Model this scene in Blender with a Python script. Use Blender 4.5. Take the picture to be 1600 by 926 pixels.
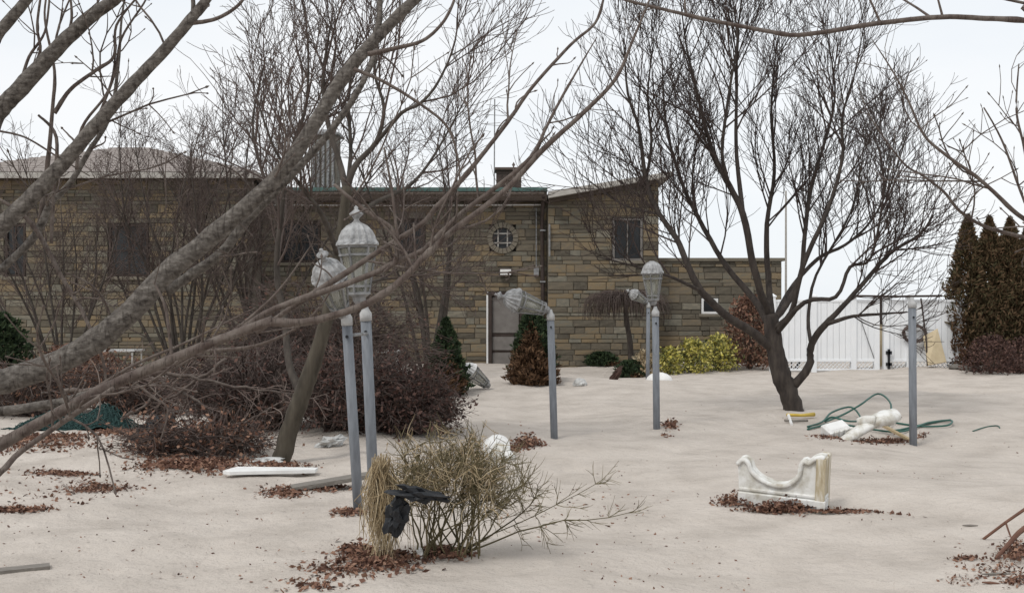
import bpy, math, random
import numpy as np
from mathutils import Vector, Matrix, Euler, noise as mnoise

for o in list(bpy.data.objects): bpy.data.objects.remove(o)
S = bpy.context.scene
COL = S.collection
R = math.radians
rnd = random.Random(7)
nrs = np.random.RandomState(7)

# ------------------------------------------------------------------ camera
FPX, HOR, EYE = 1778.0, 480.0, 1.6
cd = bpy.data.cameras.new('camera'); cam = bpy.data.objects.new('camera', cd); COL.objects.link(cam)
cd.sensor_width = 36.0; cd.lens = 36.0*FPX/1600.0
cd.shift_y = (HOR-463.0)/1600.0
cd.clip_start = 0.05; cd.clip_end = 6000
cam.location = (0, 0, EYE); cam.rotation_euler = (R(90), 0, 0)
S.camera = cam

# ------------------------------------------------------------------ sky and sun (overcast)
SUN_EL, SUN_AZ = 52.0, -35.0        # azimuth from +Y towards +X, behind-left of camera is > 90
W = bpy.data.worlds.new('World'); S.world = W; W.use_nodes = True
nt = W.node_tree; nt.nodes.clear()
wo = nt.nodes.new('ShaderNodeOutputWorld'); bg = nt.nodes.new('ShaderNodeBackground'); bg.inputs['Strength'].default_value = 0.1
sky = nt.nodes.new('ShaderNodeTexSky'); sky.sky_type = 'NISHITA'; sky.sun_disc = False
sky.sun_elevation = R(SUN_EL); sky.sun_rotation = R(-140)
tc = nt.nodes.new('ShaderNodeTexCoord'); mp = nt.nodes.new('ShaderNodeMapping'); mp.inputs['Scale'].default_value = (1.2, 1.2, 4.0)
nz = nt.nodes.new('ShaderNodeTexNoise'); nz.inputs['Scale'].default_value = 1.6; nz.inputs['Detail'].default_value = 5
cr = nt.nodes.new('ShaderNodeValToRGB')
cr.color_ramp.elements[0].position = 0.33; cr.color_ramp.elements[0].color = (8.3, 8.75, 9.2, 1)
cr.color_ramp.elements[1].position = 0.62; cr.color_ramp.elements[1].color = (9.4, 9.5, 9.6, 1)
mx = nt.nodes.new('ShaderNodeMix'); mx.data_type = 'RGBA'; mx.inputs['Factor'].default_value = 0.93
L = nt.links.new
L(tc.outputs['Generated'], mp.inputs['Vector']); L(mp.outputs['Vector'], nz.inputs['Vector']); L(nz.outputs['Fac'], cr.inputs['Fac'])
L(sky.outputs['Color'], mx.inputs['A']); L(cr.outputs['Color'], mx.inputs['B']); L(mx.outputs['Result'], bg.inputs['Color']); L(bg.outputs['Background'], wo.inputs['Surface'])
sd = bpy.data.lights.new('sun', 'SUN'); sd.energy = 1.5; sd.angle = R(14); sd.color = (1, .97, .92)
sun = bpy.data.objects.new('sun', sd); COL.objects.link(sun); sun.location = (0, 0, 30)
sun.rotation_euler = (R(90-SUN_EL), 0, R(-40))
S.view_settings.view_transform = 'Standard'; S.view_settings.look = 'None'; S.view_settings.gamma = 1; S.view_settings.exposure = 0.1
S.view_settings.use_curve_mapping = False

# ------------------------------------------------------------------ helpers
def P(px, py, Y): return Vector(((px-800)/FPX*Y, Y, EYE-(py-HOR)/FPX*Y))
_w = [(nrs.uniform(.5, 1.0), nrs.uniform(0, 6.28), nrs.uniform(0, 6.28)) for _ in range(12)]
MOUNDS = [(-3.5, 11.0, 1.6, .10), (-1.4, 7.6, 1.2, .06), (2.7, 9.4, .8, .05), (4.2, 16.5, 2.0, .10), (-6.5, 12.0, 2.5, .12), (5.2, 7.0, 1.3, .07), (-.6, 22.5, 2.5, .10), (3.3, 13.6, 1.2, .04)]
def gz(x, y):
    x = np.asarray(x, float); y = np.asarray(y, float)
    wx = x+.7*np.sin(.5*y+1.3)+.3*np.sin(1.3*y+.2*x); wy = y+.8*np.sin(.45*x+.4)+.3*np.sin(1.1*x-.4*y)
    z = .045*np.sin(.55*wx+.5*wy+1)+.04*np.sin(.8*wy-.35*wx+2.2)+.03*np.sin(1.15*wx+.3*wy)
    z = z+.014*np.sin(2.1*wx+1.3*wy)+.012*np.sin(1.7*wy-2.4*wx+.8)+.006*np.sin(4.3*wx+2.1*wy)+.006*np.sin(5.1*wy-2.9*wx)
    z = z+.003*np.sin(11*wx+7*wy)+.003*np.sin(13*wy-6*wx+1)
    for mx_, my_, s, a in MOUNDS: z = z+a*np.exp(-((x-mx_)**2+(y-my_)**2)/(2*s*s))
    fade = np.clip((60-y)/30, 0, 1)*np.clip((60-np.abs(x))/30, 0, 1)
    return z*fade
def G(x, y, dz=0.0): return Vector((x, y, float(gz(x, y))+dz))
def gp(px, py, dz=0.0):
    Y = EYE*FPX/max(py-HOR, 8)
    for _ in range(12):
        z = float(gz((px-800)/FPX*Y, Y)); Y = (EYE-z)*FPX/(py-HOR)
    return G((px-800)/FPX*Y, Y, dz)
ORG = {}
def tag(o, label=None, cat=None, group=None, kind=None):
    for k, v in (('label', label), ('category', cat), ('group', group), ('kind', kind)):
        if v: o[k] = v
    return o
def thing(name, loc, label, cat, group=None):
    o = bpy.data.objects.new(name, None); COL.objects.link(o); o.location = loc; o.empty_display_size = .1
    ORG[o.name] = Vector(loc); return tag(o, label, cat, group)
def unit(v):
    return v/np.maximum(np.linalg.norm(v, axis=-1, keepdims=True), 1e-9)
class MB:
    def __init__(s): s.v = []; s.f = []; s.n = 0
    def add(s, verts, faces):
        verts = np.asarray(verts, float).reshape(-1, 3)
        n = s.n
        if isinstance(faces, np.ndarray): s.f.extend((faces+n).tolist())
        else: s.f.extend([[i+n for i in f] for f in faces])
        s.v.append(verts); s.n += len(verts)
    def tube(s, pts, rad, k=6, cap=False, sq=None):
        p = np.array([tuple(q) for q in pts], float); r = np.broadcast_to(np.asarray(rad, float), (len(p),)).copy()
        if cap:
            p = np.vstack([p[:1], p, p[-1:]]); r = np.concatenate([[1e-4], r, [1e-4]])
        t = np.gradient(p, axis=0); 
        if cap: t[0] = t[1] = t[2]; t[-1] = t[-2] = t[-3]
        t = unit(t)
        d = p[-1]-p[0]; d = d/(np.linalg.norm(d)+1e-9)
        ref = np.array([0, 0, 1.]) if abs(d[2]) < .8 else np.array([1., .2, 0])
        a = unit(np.cross(t, ref)+1e-6); b = np.cross(t, a)
        th = np.arange(k)*2*math.pi/k
        sx, sy = sq or (1, 1)
        ring = a[:, None, :]*np.cos(th)[None, :, None]*sx+b[:, None, :]*np.sin(th)[None, :, None]*sy
        v = (p[:, None, :]+ring*r[:, None, None]).reshape(-1, 3)
        n = len(p); i = np.arange(n-1)[:, None]*k; j = np.arange(k)[None, :]; j2 = (j+1) % k
        f = np.stack([i+j, i+j2, i+k+j2, i+k+j], -1).reshape(-1, 4)
        s.add(v, f)
    def loft(s, rings, close=True):
        n = len(rings); k = len(rings[0]); v = np.array(rings, float).reshape(-1, 3); f = []
        for i in range(n-1):
            for j in range(k):
                j2 = (j+1) % k
                if not close and j == k-1: continue
                f.append([i*k+j, i*k+j2, (i+1)*k+j2, (i+1)*k+j])
        s.add(v, f); m = s.n-n*k
        if close: s.f.append([m+j for j in range(k)][::-1]); s.f.append([m+(n-1)*k+j for j in range(k)])
    def lathe(s, prof, k=16, M=None, flute=0, fl=(0, 0)):
        rings = []
        for i, (r, z) in enumerate(prof):
            ring = []
            for j in range(k):
                a = 2*math.pi*j/k
                rr = r*(1-(flute if (j % 2 and fl[0] <= i <= fl[1]) else 0))
                q = Vector((rr*math.cos(a), rr*math.sin(a), z)); ring.append(tuple(M @ q) if M else tuple(q))
            rings.append(ring)
        s.loft(rings)
    def box(s, x0, x1, y0, y1, z0, z1, M=None, b=0.0):
        if b > 0:
            c = [(x0+b, y0+b), (x1-b, y0+b), (x1-b, y1-b), (x0+b, y1-b)]; d = [(x0, y0), (x1, y0), (x1, y1), (x0, y1)]
            rings = [[(x, y, z0) for x, y in c], [(x, y, z0+b) for x, y in d], [(x, y, z1-b) for x, y in d], [(x, y, z1) for x, y in c]]
        else: rings = [[(x0, y0, z), (x1, y0, z), (x1, y1, z), (x0, y1, z)] for z in (z0, z1)]
        if M: rings = [[tuple(M @ Vector(q)) for q in r] for r in rings]
        s.loft(rings)
    def bar(s, p0, p1, w, h, up=(0, 0, 1)):
        p0 = Vector(p0); p1 = Vector(p1); t = (p1-p0).normalized(); a = t.cross(Vector(up)).normalized()*w/2; b = a.cross(t).normalized()*h/2
        s.loft([[tuple(q+a+b), tuple(q-a+b), tuple(q-a-b), tuple(q+a-b)] for q in (p0, p1)])
    def poly(s, outline, y0, y1, M=None):
        r = [[(x, y, z) for x, z in outline] for y in (y0, y1)]
        if M: r = [[tuple(M @ Vector(q)) for q in a] for a in r]
        s.loft(r)
    def quads(s, c, u, w):
        n = len(c); v = np.stack([c-u-w*.35, c+u*.2-w, c+u+w*.2, c-u*.1+w], 1).reshape(-1, 3)
        s.add(v, np.arange(4*n).reshape(-1, 4))
    def build(s, name, mat, parent=None, org=None, smooth=False, raw=False):
        v = np.concatenate(s.v) if s.v else np.zeros((0, 3))
        o0 = Vector((0, 0, 0)) if raw else (ORG[parent.name] if parent else Vector(org or (0, 0, 0)))
        v = v-np.array(o0)
        me = bpy.data.meshes.new(name); me.from_pydata(v.tolist(), [], s.f); me.materials.append(mat)
        if smooth: me.polygons.foreach_set('use_smooth', [True]*len(me.polygons))
        me.validate()
        o = bpy.data.objects.new(name, me); COL.objects.link(o)
        if parent: o.parent = parent
        else: o.location = o0
        ORG[o.name] = Vector((0, 0, 0)) if raw else o0
        return o

# ------------------------------------------------------------------ materials
def mat(name, cols, scale=8.0, rough=.85, bump=.0, bscale=30.0, metal=0.0, rand=0.0, coords='Object', stretch=None, pos=None, alpha=1.0, trans=0.0, spec=.3, detail=6, dist=.01):
    m = bpy.data.materials.new(name); m.use_nodes = True; t = m.node_tree; N = t.nodes; b = N['Principled BSDF']; K = t.links.new
    b.inputs['Roughness'].default_value = rough; b.inputs['Metallic'].default_value = metal; b.inputs['Alpha'].default_value = alpha
    b.inputs['Specular IOR Level'].default_value = spec; b.inputs['Transmission Weight'].default_value = trans
    tc = N.new('ShaderNodeTexCoord'); mp = N.new('ShaderNodeMapping'); K(tc.outputs[coords], mp.inputs['Vector'])
    if stretch: mp.inputs['Scale'].default_value = stretch
    nz = N.new('ShaderNodeTexNoise'); nz.inputs['Scale'].default_value = scale; nz.inputs['Detail'].default_value = detail; nz.inputs['Roughness'].default_value = .6
    K(mp.outputs['Vector'], nz.inputs['Vector'])
    fac = nz.outputs['Fac']
    if rand > 0:
        ge = N.new('ShaderNodeNewGeometry'); oi = N.new('ShaderNodeObjectInfo')
        a = N.new('ShaderNodeMath'); a.operation = 'ADD'; K(ge.outputs['Random Per Island'], a.inputs[0]); K(oi.outputs['Random'], a.inputs[1])
        fr = N.new('ShaderNodeMath'); fr.operation = 'FRACT'; K(a.outputs[0], fr.inputs[0])
        mr = N.new('ShaderNodeMix'); mr.data_type = 'FLOAT'; mr.inputs['Factor'].default_value = rand
        K(fac, mr.inputs['A']); K(fr.outputs[0], mr.inputs['B']); fac = mr.outputs['Result']
    cr = N.new('ShaderNodeValToRGB'); K(fac, cr.inputs['Fac'])
    lo, hi = (.28, .72) if rand < .3 else (.12, .88)
    e = cr.color_ramp.elements
    n = len(cols)
    for i, c in enumerate(cols):
        p = pos[i] if pos else (lo+(hi-lo)*i/max(1, n-1))
        q = e[i] if i < 2 else e.new(p)
        q.position = p; q.color = (*c, 1)
    K(cr.outputs['Color'], b.inputs['Base Color'])
    if bump > 0:
        n2 = N.new('ShaderNodeTexNoise'); n2.inputs['Scale'].default_value = bscale; n2.inputs['Detail'].default_value = 5; K(mp.outputs['Vector'], n2.inputs['Vector'])
        bp = N.new('ShaderNodeBump'); bp.inputs['Strength'].default_value = bump; bp.inputs['Distance'].default_value = dist
        K(n2.outputs['Fac'], bp.inputs['Height']); K(bp.outputs['Normal'], b.inputs['Normal'])
    return m
m_sand = mat('sand', [(.385, .343, .303), (.485, .436, .389), (.55, .498, .447)], scale=1.6, bump=.75, bscale=9, rough=.95, spec=.1, detail=14, dist=.05)
m_stone = mat('wall_stone', [(.048, .040, .031), (.105, .092, .07), (.145, .122, .09), (.20, .15, .09), (.14, .132, .106), (.23, .203, .155)], scale=3.2, rand=.6, bump=.6, bscale=12, rough=.9)
m_mortar = mat('mortar', [(.10, .087, .07), (.18, .16, .132)], scale=4, bump=.5)
m_ring = mat('dressed_stone', [(.12, .105, .08), (.21, .185, .145)], scale=6, bump=.4, rand=.3)
m_green = mat('green_copper', [(.06, .11, .10), (.095, .16, .145)], scale=5)
m_soffit = mat('brown_eave', [(.06, .045, .035), (.10, .08, .065)], scale=5)
m_fascia = mat('weathered_fascia', [(.30, .28, .25), (.46, .44, .41)], scale=6, stretch=(1, 1, 4))
m_shingle = mat('roof_shingle', [(.21, .185, .17), (.32, .285, .265), (.40, .36, .34)], scale=9, stretch=(.6, 3, 1), bump=.4, bscale=20)
m_brick = mat('chimney_brick', [(.06, .045, .04), (.11, .08, .065)], scale=9, rand=.4, bump=.4)
m_white = mat('white_paint', [(.62, .61, .59), (.78, .78, .77)], scale=4, rough=.6)
m_vinyl = mat('white_vinyl', [(.72, .74, .76), (.8, .81, .82)], scale=2, rough=.45)
m_dirtyw = mat('stained_white_concrete', [(.27, .22, .15), (.50, .48, .43), (.68, .675, .65), (.76, .76, .75)], scale=7, pos=[.27, .40, .54, .75], bump=.3, bscale=40, rough=.8)
m_glass = mat('dark_window_glass', [(.010, .011, .012), (.03, .033, .036)], scale=2, rough=.22, spec=.35)
m_screen = mat('grey_door_panel', [(.13, .118, .108), (.19, .175, .163)], scale=5, rough=.6)
m_dark = mat('dark_brown_trim', [(.035, .025, .02), (.06, .045, .04)], scale=8)
m_black = mat('black_plastic', [(.008, .009, .011), (.02, .022, .026)], scale=8, rough=.45, bump=.3)
m_post = mat('blue_grey_post_paint', [(.12, .13, .145), (.165, .178, .198), (.205, .22, .243)], scale=5, stretch=(6, 6, 1), rough=.55)
m_cap = mat('bare_post_top', [(.3, .3, .3), (.5, .5, .495)], scale=14, rough=.6)
m_metal = mat('lantern_metal', [(.10, .10, .10), (.22, .22, .222), (.32, .32, .32)], scale=14, rough=.5, metal=.25)
m_dome = mat('lantern_cap_metal', [(.11, .11, .11), (.30, .30, .30), (.44, .445, .45)], scale=18, rough=.5)
m_pane = mat('cloudy_lantern_glass', [(.24, .24, .20), (.42, .42, .36)], scale=9, rough=.25, alpha=.32)
m_barkfg = mat('grey_cherry_bark', [(.032, .026, .022), (.08, .069, .06), (.12, .106, .093), (.22, .20, .18)], scale=40, stretch=(1, 1, 1.6), pos=[.3, .42, .55, .75], bump=.7, bscale=45, rough=.8)
def near_bark(m, sc):
    t = m.node_tree; N = t.nodes; K = t.links.new; b = N['Principled BSDF']
    tc = N.new('ShaderNodeTexCoord'); mp = N.new('ShaderNodeMapping'); mp.inputs['Rotation'].default_value = (0, R(42), 0); mp.inputs['Scale'].default_value = (sc*4.2, sc*.8, sc*.7); K(tc.outputs['Object'], mp.inputs['Vector'])
    nz = N.new('ShaderNodeTexNoise'); nz.inputs['Scale'].default_value = 1; nz.inputs['Detail'].default_value = 3; K(mp.outputs['Vector'], nz.inputs['Vector'])
    cr = N.new('ShaderNodeValToRGB'); cr.color_ramp.elements[0].position = .33; cr.color_ramp.elements[0].color = (.22, .19, .17, 1); cr.color_ramp.elements[1].position = .46; cr.color_ramp.elements[1].color = (1, 1, 1, 1); K(nz.outputs['Fac'], cr.inputs['Fac'])
    mu = N.new('ShaderNodeMix'); mu.data_type = 'RGBA'; mu.blend_type = 'MULTIPLY'; mu.inputs['Factor'].default_value = .6
    src = b.inputs['Base Color'].links[0].from_socket; K(src, mu.inputs['A']); K(cr.outputs['Color'], mu.inputs['B']); K(mu.outputs['Result'], b.inputs['Base Color'])
near_bark(m_barkfg, 26)
m_twigfg = mat('red_brown_twig', [(.055, .036, .03), (.105, .082, .070), (.16, .135, .117)], scale=26, bump=.4, bscale=60, rough=.75)
m_bark2 = mat('dark_tree_bark', [(.022, .018, .016), (.045, .036, .031), (.07, .058, .048)], scale=14, stretch=(1, 1, .3), bump=.8, bscale=30)
m_twig2 = mat('dark_twig', [(.035, .026, .023), (.065, .046, .04)], scale=6, rand=.4)
m_bark1 = mat('olive_tree_bark', [(.028, .023, .017), (.06, .05, .037), (.09, .077, .058)], scale=12, stretch=(1, 1, .25), bump=.9, bscale=26)
m_barkm = mat('dark_brown_bark', [(.03, .025, .021), (.06, .05, .042), (.09, .077, .065)], scale=14, stretch=(1, 1, .3), bump=.6, bscale=30)
m_stain = mat('ochre_stained_concrete', [(.22, .16, .08), (.45, .39, .28), (.68, .66, .61)], scale=7, stretch=(3, 3, .6), bump=.3, rough=.85)
m_twig1 = mat('brown_twig', [(.06, .045, .04), (.12, .09, .078)], scale=6, rand=.4)
m_twigp = mat('purple_brown_twig', [(.08, .055, .048), (.16, .12, .103), (.22, .18, .155)], scale=6, rand=.6)
m_leafd = mat('dead_leaf', [(.06, .03, .022), (.13, .065, .045), (.20, .105, .07), (.27, .16, .11)], scale=8, rand=.85)
m_leafp = mat('dark_dead_leaf', [(.035, .02, .018), (.08, .042, .034), (.125, .07, .055)], scale=8, rand=.85)
m_conif = mat('evergreen_needle', [(.012, .022, .012), (.03, .05, .022), (.05, .075, .03)], scale=5, rand=.7)
m_conifb = mat('brown_dead_needle', [(.05, .028, .016), (.11, .06, .032), (.17, .10, .055)], scale=5, rand=.7)
m_arbor = mat('browned_arborvitae', [(.025, .026, .012), (.06, .05, .022), (.12, .075, .04), (.17, .10, .06)], scale=1.6, rand=.45)
m_yel = mat('yellow_variegated_leaf', [(.06, .075, .025), (.2, .2, .06), (.46, .4, .07), (.56, .5, .18)], scale=3, rand=.8)
m_straw = mat('straw', [(.22, .16, .09), (.36, .28, .17), (.46, .38, .26)], scale=6, rand=.7)
m_olive = mat('olive_stem', [(.06, .05, .026), (.125, .105, .055), (.19, .155, .09)], scale=6, rand=.6)
m_net = mat('teal_netting', [(.012, .032, .031), (.03, .072, .067)], scale=7, rand=.4)
m_hose = mat('green_hose', [(.02, .075, .06), (.035, .12, .095)], scale=7, rough=.5)
m_yell = mat('yellow_plastic', [(.45, .30, .04), (.62, .45, .08)], scale=7, rough=.5)
m_wood = mat('grey_weathered_wood', [(.13, .115, .10), (.24, .22, .195)], scale=9, stretch=(1, 8, 8), bump=.4)
m_beige = mat('beige_board', [(.42, .34, .22), (.52, .43, .29)], scale=5)
m_stickr = mat('reddish_stick', [(.10, .05, .035), (.19, .10, .07)], scale=9)
m_rust = mat('rusty_brown', [(.035, .02, .016), (.08, .045, .035)], scale=9)
m_bag = mat('white_plastic', [(.22, .22, .21), (.46, .46, .45), (.6, .6, .59)], scale=8, rough=.5)
m_rock = mat('rock', [(.09, .08, .07), (.2, .185, .165)], scale=5, bump=.6)

def sand_grain(m):
    t = m.node_tree; N = t.nodes; K = t.links.new; b = N['Principled BSDF']; bp0 = b.inputs['Normal'].links[0].from_node; tc = N.new('ShaderNodeTexCoord')
    for sc, d, st in ((42, .012, .8), (170, .004, .7)):
        nz = N.new('ShaderNodeTexNoise'); nz.inputs['Scale'].default_value = sc; nz.inputs['Detail'].default_value = 4; K(tc.outputs['Object'], nz.inputs['Vector'])
        bp = N.new('ShaderNodeBump'); bp.inputs['Strength'].default_value = st; bp.inputs['Distance'].default_value = d; K(nz.outputs['Fac'], bp.inputs['Height']); K(bp0.outputs['Normal'], bp.inputs['Normal']); bp0 = bp
    K(bp0.outputs['Normal'], b.inputs['Normal'])
    nz = N.new('ShaderNodeTexNoise'); nz.inputs['Scale'].default_value = 120; nz.inputs['Detail'].default_value = 3; K(tc.outputs['Object'], nz.inputs['Vector'])
    cr = N.new('ShaderNodeValToRGB'); cr.color_ramp.elements[0].position = .27; cr.color_ramp.elements[0].color = (.55, .5, .47, 1); cr.color_ramp.elements[1].position = .42; cr.color_ramp.elements[1].color = (1, 1, 1, 1); K(nz.outputs['Fac'], cr.inputs['Fac'])
    mu = N.new('ShaderNodeMix'); mu.data_type = 'RGBA'; mu.blend_type = 'MULTIPLY'; mu.inputs['Factor'].default_value = .8
    src = b.inputs['Base Color'].links[0].from_socket; K(src, mu.inputs['A']); K(cr.outputs['Color'], mu.inputs['B']); K(mu.outputs['Result'], b.inputs['Base Color'])
sand_grain(m_sand)
# ------------------------------------------------------------------ ground
def axis(lo, hi, step, far, n=14):
    a = np.arange(lo, hi, step); g = np.geomspace(step*3, far, n)
    return np.concatenate([(lo-g)[::-1], a, hi+g])
gx = axis(-13, 14, .07, 3000); gy = axis(2.5, 33, .07, 4000)
XX, YY = np.meshgrid(gx, gy); ZZ = gz(XX, YY)
rs = np.random.RandomState(3)
for _ in range(900):                   # shallow scuffs and footprints
    cy = 3+26*rs.uniform()**1.4; cx = rs.uniform(-.5, .5)*cy*.95; a = rs.uniform(0, 3.14); l1, l2 = rs.uniform(.1, .3), rs.uniform(.06, .14); h = rs.uniform(.006, .022)*rs.choice([-1, -1, 1])
    i0, i1 = np.searchsorted(gx, [cx-.9, cx+.9]); j0, j1 = np.searchsorted(gy, [cy-.9, cy+.9])
    dx, dy = XX[j0:j1, i0:i1]-cx, YY[j0:j1, i0:i1]-cy; u, v = dx*math.cos(a)+dy*math.sin(a), dy*math.cos(a)-dx*math.sin(a)
    e = (u/l1)**2+(v/l2)**2; ZZ[j0:j1, i0:i1] += h*(1-e*.55)*np.exp(-e)
nx, ny = len(gx), len(gy); i = np.arange(ny-1)[:, None]*nx+np.arange(nx-1)[None, :]
g = MB(); g.add(np.stack([XX, YY, ZZ], -1).reshape(-1, 3), np.stack([i, i+1, i+nx+1, i+nx], -1).reshape(-1, 4))
tag(g.build('ground', m_sand, smooth=True), kind='structure')

# ------------------------------------------------------------------ stone walls
def stone_unit(seed):
    q = random.Random(seed); j = lambda a: q.uniform(-a, a)
    bk = [(-.5, 0, -.5), (.5, 0, -.5), (.5, 0, .5), (-.5, 0, .5)]
    md = [(x*(1+j(.01)), -.62+j(.1), z*(1+j(.03))) for x, _, z in bk]
    fr = [(x*(.93+j(.03)), -1+j(.16), z*(.84+j(.08))) for x, _, z in bk]
    v = bk+md+fr; f = [[a, (a+1) % 4, 4+(a+1) % 4, 4+a] for a in range(4)]+[[4+a, 4+(a+1) % 4, 8+(a+1) % 4, 8+a] for a in range(4)]+[[8, 9, 10, 11]]
    return np.array(v), np.array(f[:8]), f
UNITS = [stone_unit(k) for k in range(8)]
UM = []
for v, f, fl in UNITS:
    me = bpy.data.meshes.new('stone'); me.from_pydata(v.tolist(), [], fl); me.materials.append(m_stone); UM.append(me)
def lay(x0, x1, z0, z1, holes=(), top=None, q=rnd):
    out = []; z = z0
    while z < z1-.04:
        h = q.choice([.09, .11, .12, .14, .16, .19, .23]); h = min(h, z1-z)
        if z1-(z+h) < .07: h = z1-z
        free = [(x0, x1)]
        for a, b, c, d in holes:
            if z < d-.02 and z+h > c+.02:
                nf = []
                for s, e in free:
                    if a > s: nf.append((s, min(e, a)))
                    if b < e: nf.append((max(s, b), e))
                    if b <= s or a >= e: nf = [k for k in nf if k != (s, e)]+[(s, e)]
                free = [k for k in set(nf) if k[1]-k[0] > .05]
        for s, e in free:
            x = s
            while x < e-.01:
                l = q.uniform(.22, .72) if q.random() > .2 else q.uniform(.13, .24)
                if e-(x+l) < .12: l = e-x
                cx = x+l/2
                if top is None or z+h < top(cx):
                    if h > .19 and q.random() < .3:
                        k = q.uniform(.4, .6)*h; out += [(cx, z+k/2, l, k), (cx, z+(h+k)/2, l, h-k)]
                    else: out.append((cx, z+h/2, l, h))
                elif top(cx)-z > .06: out.append((cx, (z+top(cx))/2, l, top(cx)-z))
                x += l
        z += h
    return out
def set_stones(specs, wall, rank, limit=300):
    specs = sorted(specs, key=rank)
    o0 = ORG[wall.name]; rest = MB()
    for n, (cx, Y, cz, l, h) in enumerate(specs):
        d = rnd.uniform(.016, .05); k = rnd.randrange(8); g_ = .009
        if n < limit:
            o = bpy.data.objects.new('stone', UM[k]); COL.objects.link(o); o.parent = wall
            o.location = Vector((cx, Y, cz))-o0; o.scale = (l-g_, d, h-g_)
        else:
            v, f8, fl = UNITS[k]; rest.add(v*np.array([l-g_, d, h-g_])+np.array([cx, Y, cz]), fl)
    if rest.n: tag(rest.build('stone', m_stone, wall), kind='stuff')
def wx(px, Y): return (px-800)/FPX*Y
def wz(py, Y): return EYE-(py-HOR)/FPX*Y
def window(parent, x0, x1, z0, z1, Y, nv=1, nh=1, fm=None):
    m = MB(); w = .06
    for a, b, c, d in ((x0, x1, z0, z0+w), (x0, x1, z1-w, z1), (x0, x0+w, z0+w, z1-w), (x1-w, x1, z0+w, z1-w)): m.box(a, b, Y-.05, Y+.06, c, d)
    f = m.build('window', fm or m_white, parent)
    cw = (x1-x0-2*w)/nv; ch = (z1-z0-2*w)/nh
    for i in range(nv):
        for j in range(nh):
            m = MB(); m.box(x0+w+i*cw+.012, x0+w+(i+1)*cw-.012, Y+.01, Y+.022, z0+w+j*ch+.012, z0+w+(j+1)*ch-.012); m.build('pane', m_glass, f)
    if nv > 1 or nh > 1:
        m = MB()
        for i in range(1, nv): m.box(x0+w+i*cw-.015, x0+w+i*cw+.015, Y-.02, Y+.03, z0+w, z1-w)
        for j in range(1, nh): m.box(x0+w, x1-w, Y-.023, Y+.033, z0+w+j*ch-.015, z0+w+j*ch+.015)
        m.build('muntin', fm or m_white, f)
    m = MB(); m.box(x0-.08, x1+.08, Y-.12, Y+.05, z0-.09, z0-.003, b=.01); m.build('sill', m_ring, f)
    return f

# ---- main building: flat-roofed middle, slant-roofed block, low wing
YC, YR, YW = 31.6, 31.35, 31.9
bld = thing('stone_building', (0, YC, 0), 'brown fieldstone building with flat green-edged roof, slanted block and door behind the lamps', 'building')
xa, xb, xc, xd = -6.95, wx(856, YR), wx(1029, YR), wx(1221, YW)
zt = wz(316, YC)
def hole(px0, px1, py0, py1, Y, m=0): return (wx(px0, Y)-m, wx(px1, Y)+m, wz(py1, Y)-m, wz(py0, Y)+m)
H_door = hole(760, 818, 456, 600, YC); H_rw = hole(765, 806, 351, 393, YC); H_w1 = hole(622, 664, 342, 398, YC, .02); H_w0 = hole(440, 500, 346, 410, YC, .02)
H_w2 = hole(957, 1004, 341, 407, YR, .02); H_w3 = hole(1096, 1122, 466, 490, YW, .02)
def wall_with_holes(x0, x1, Y, depth, z0, z1, holes):
    m = MB(); xs = sorted({x0, x1, *[h[0] for h in holes], *[h[1] for h in holes]}); zs = sorted({z0, z1, *[min(max(h[2], z0), z1) for h in holes], *[min(max(h[3], z0), z1) for h in holes]})
    for a, b in zip(xs[:-1], xs[1:]):
        for c, d in zip(zs[:-1], zs[1:]):
            mx_, mz_ = (a+b)/2, (c+d)/2
            inh = any(h[0] < mx_ < h[1] and h[2] < mz_ < h[3] for h in holes)
            y = Y+.14 if inh else Y
            m.add([(a, y, c), (b, y, c), (b, y, d), (a, y, d)], [[0, 1, 2, 3]])
    for a, b, c, d in holes:
        c = max(c, z0)
        for q in ([(a, c), (b, c)], [(b, c), (b, d)], [(b, d), (a, d)], [(a, d), (a, c)]):
            (p, r), (s, t) = q; m.add([(p, Y, r), (s, Y, t), (s, Y+.14, t), (p, Y+.14, r)], [[0, 1, 2, 3]])
    m.box(x0+.001, x1-.001, Y+.15, Y+depth, z0, z1-.002)
    m.add([(x0, Y, z0), (x0, Y+.15, z0), (x0, Y+.15, z1), (x0, Y, z1), (x1, Y, z0), (x1, Y+.15, z0), (x1, Y+.15, z1), (x1, Y, z1)], [[0, 1, 2, 3], [4, 7, 6, 5], [3, 2, 6, 7]])
    return m
wc = wall_with_holes(xa, xb, YC, 8, -.4, zt+.05, [H_door, H_rw, H_w1, H_w0]).build('wall', m_mortar, bld)
specs = [(a, YC, b, c, d) for a, b, c, d in lay(xa, xb-.02, -.3, zt, [H_door, H_rw, H_w1, H_w0])]
slope = lambda x: wz(305, YR)+(wz(282, YR)-wz(305, YR))*(x-xb)/(xc-xb)
m = MB(); pts = [(xb, -.4), (xc, -.4), (xc, slope(xc)), (xb, slope(xb))]
hw = H_w2
m2 = wall_with_holes(xb, xc, YR, 8, -.4, slope(xb), [hw])
m2.poly([(xb, slope(xb)), (xc, slope(xb)), (xc, slope(xc))], YR, YR+8)
wr = m2.build('wall', m_mortar, bld)
s2 = [(a, YR, b, c, d) for a, b, c, d in lay(xb, xc, -.3, slope(xc), [hw], top=lambda x: slope(x)-.01)]
ww = wall_with_holes(xc+.003, xd, YW, 7, -.4, wz(408, YW), [H_w3]).build('wall', m_mortar, bld)
s3 = [(a, YW, b, c, d) for a, b, c, d in lay(xc+.01, xd, -.3, wz(408, YW), [H_w3])]
allspec = [(s, wr) for s in s2]+[(s, ww) for s in s3]+[(s, wc) for s in specs]
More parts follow.
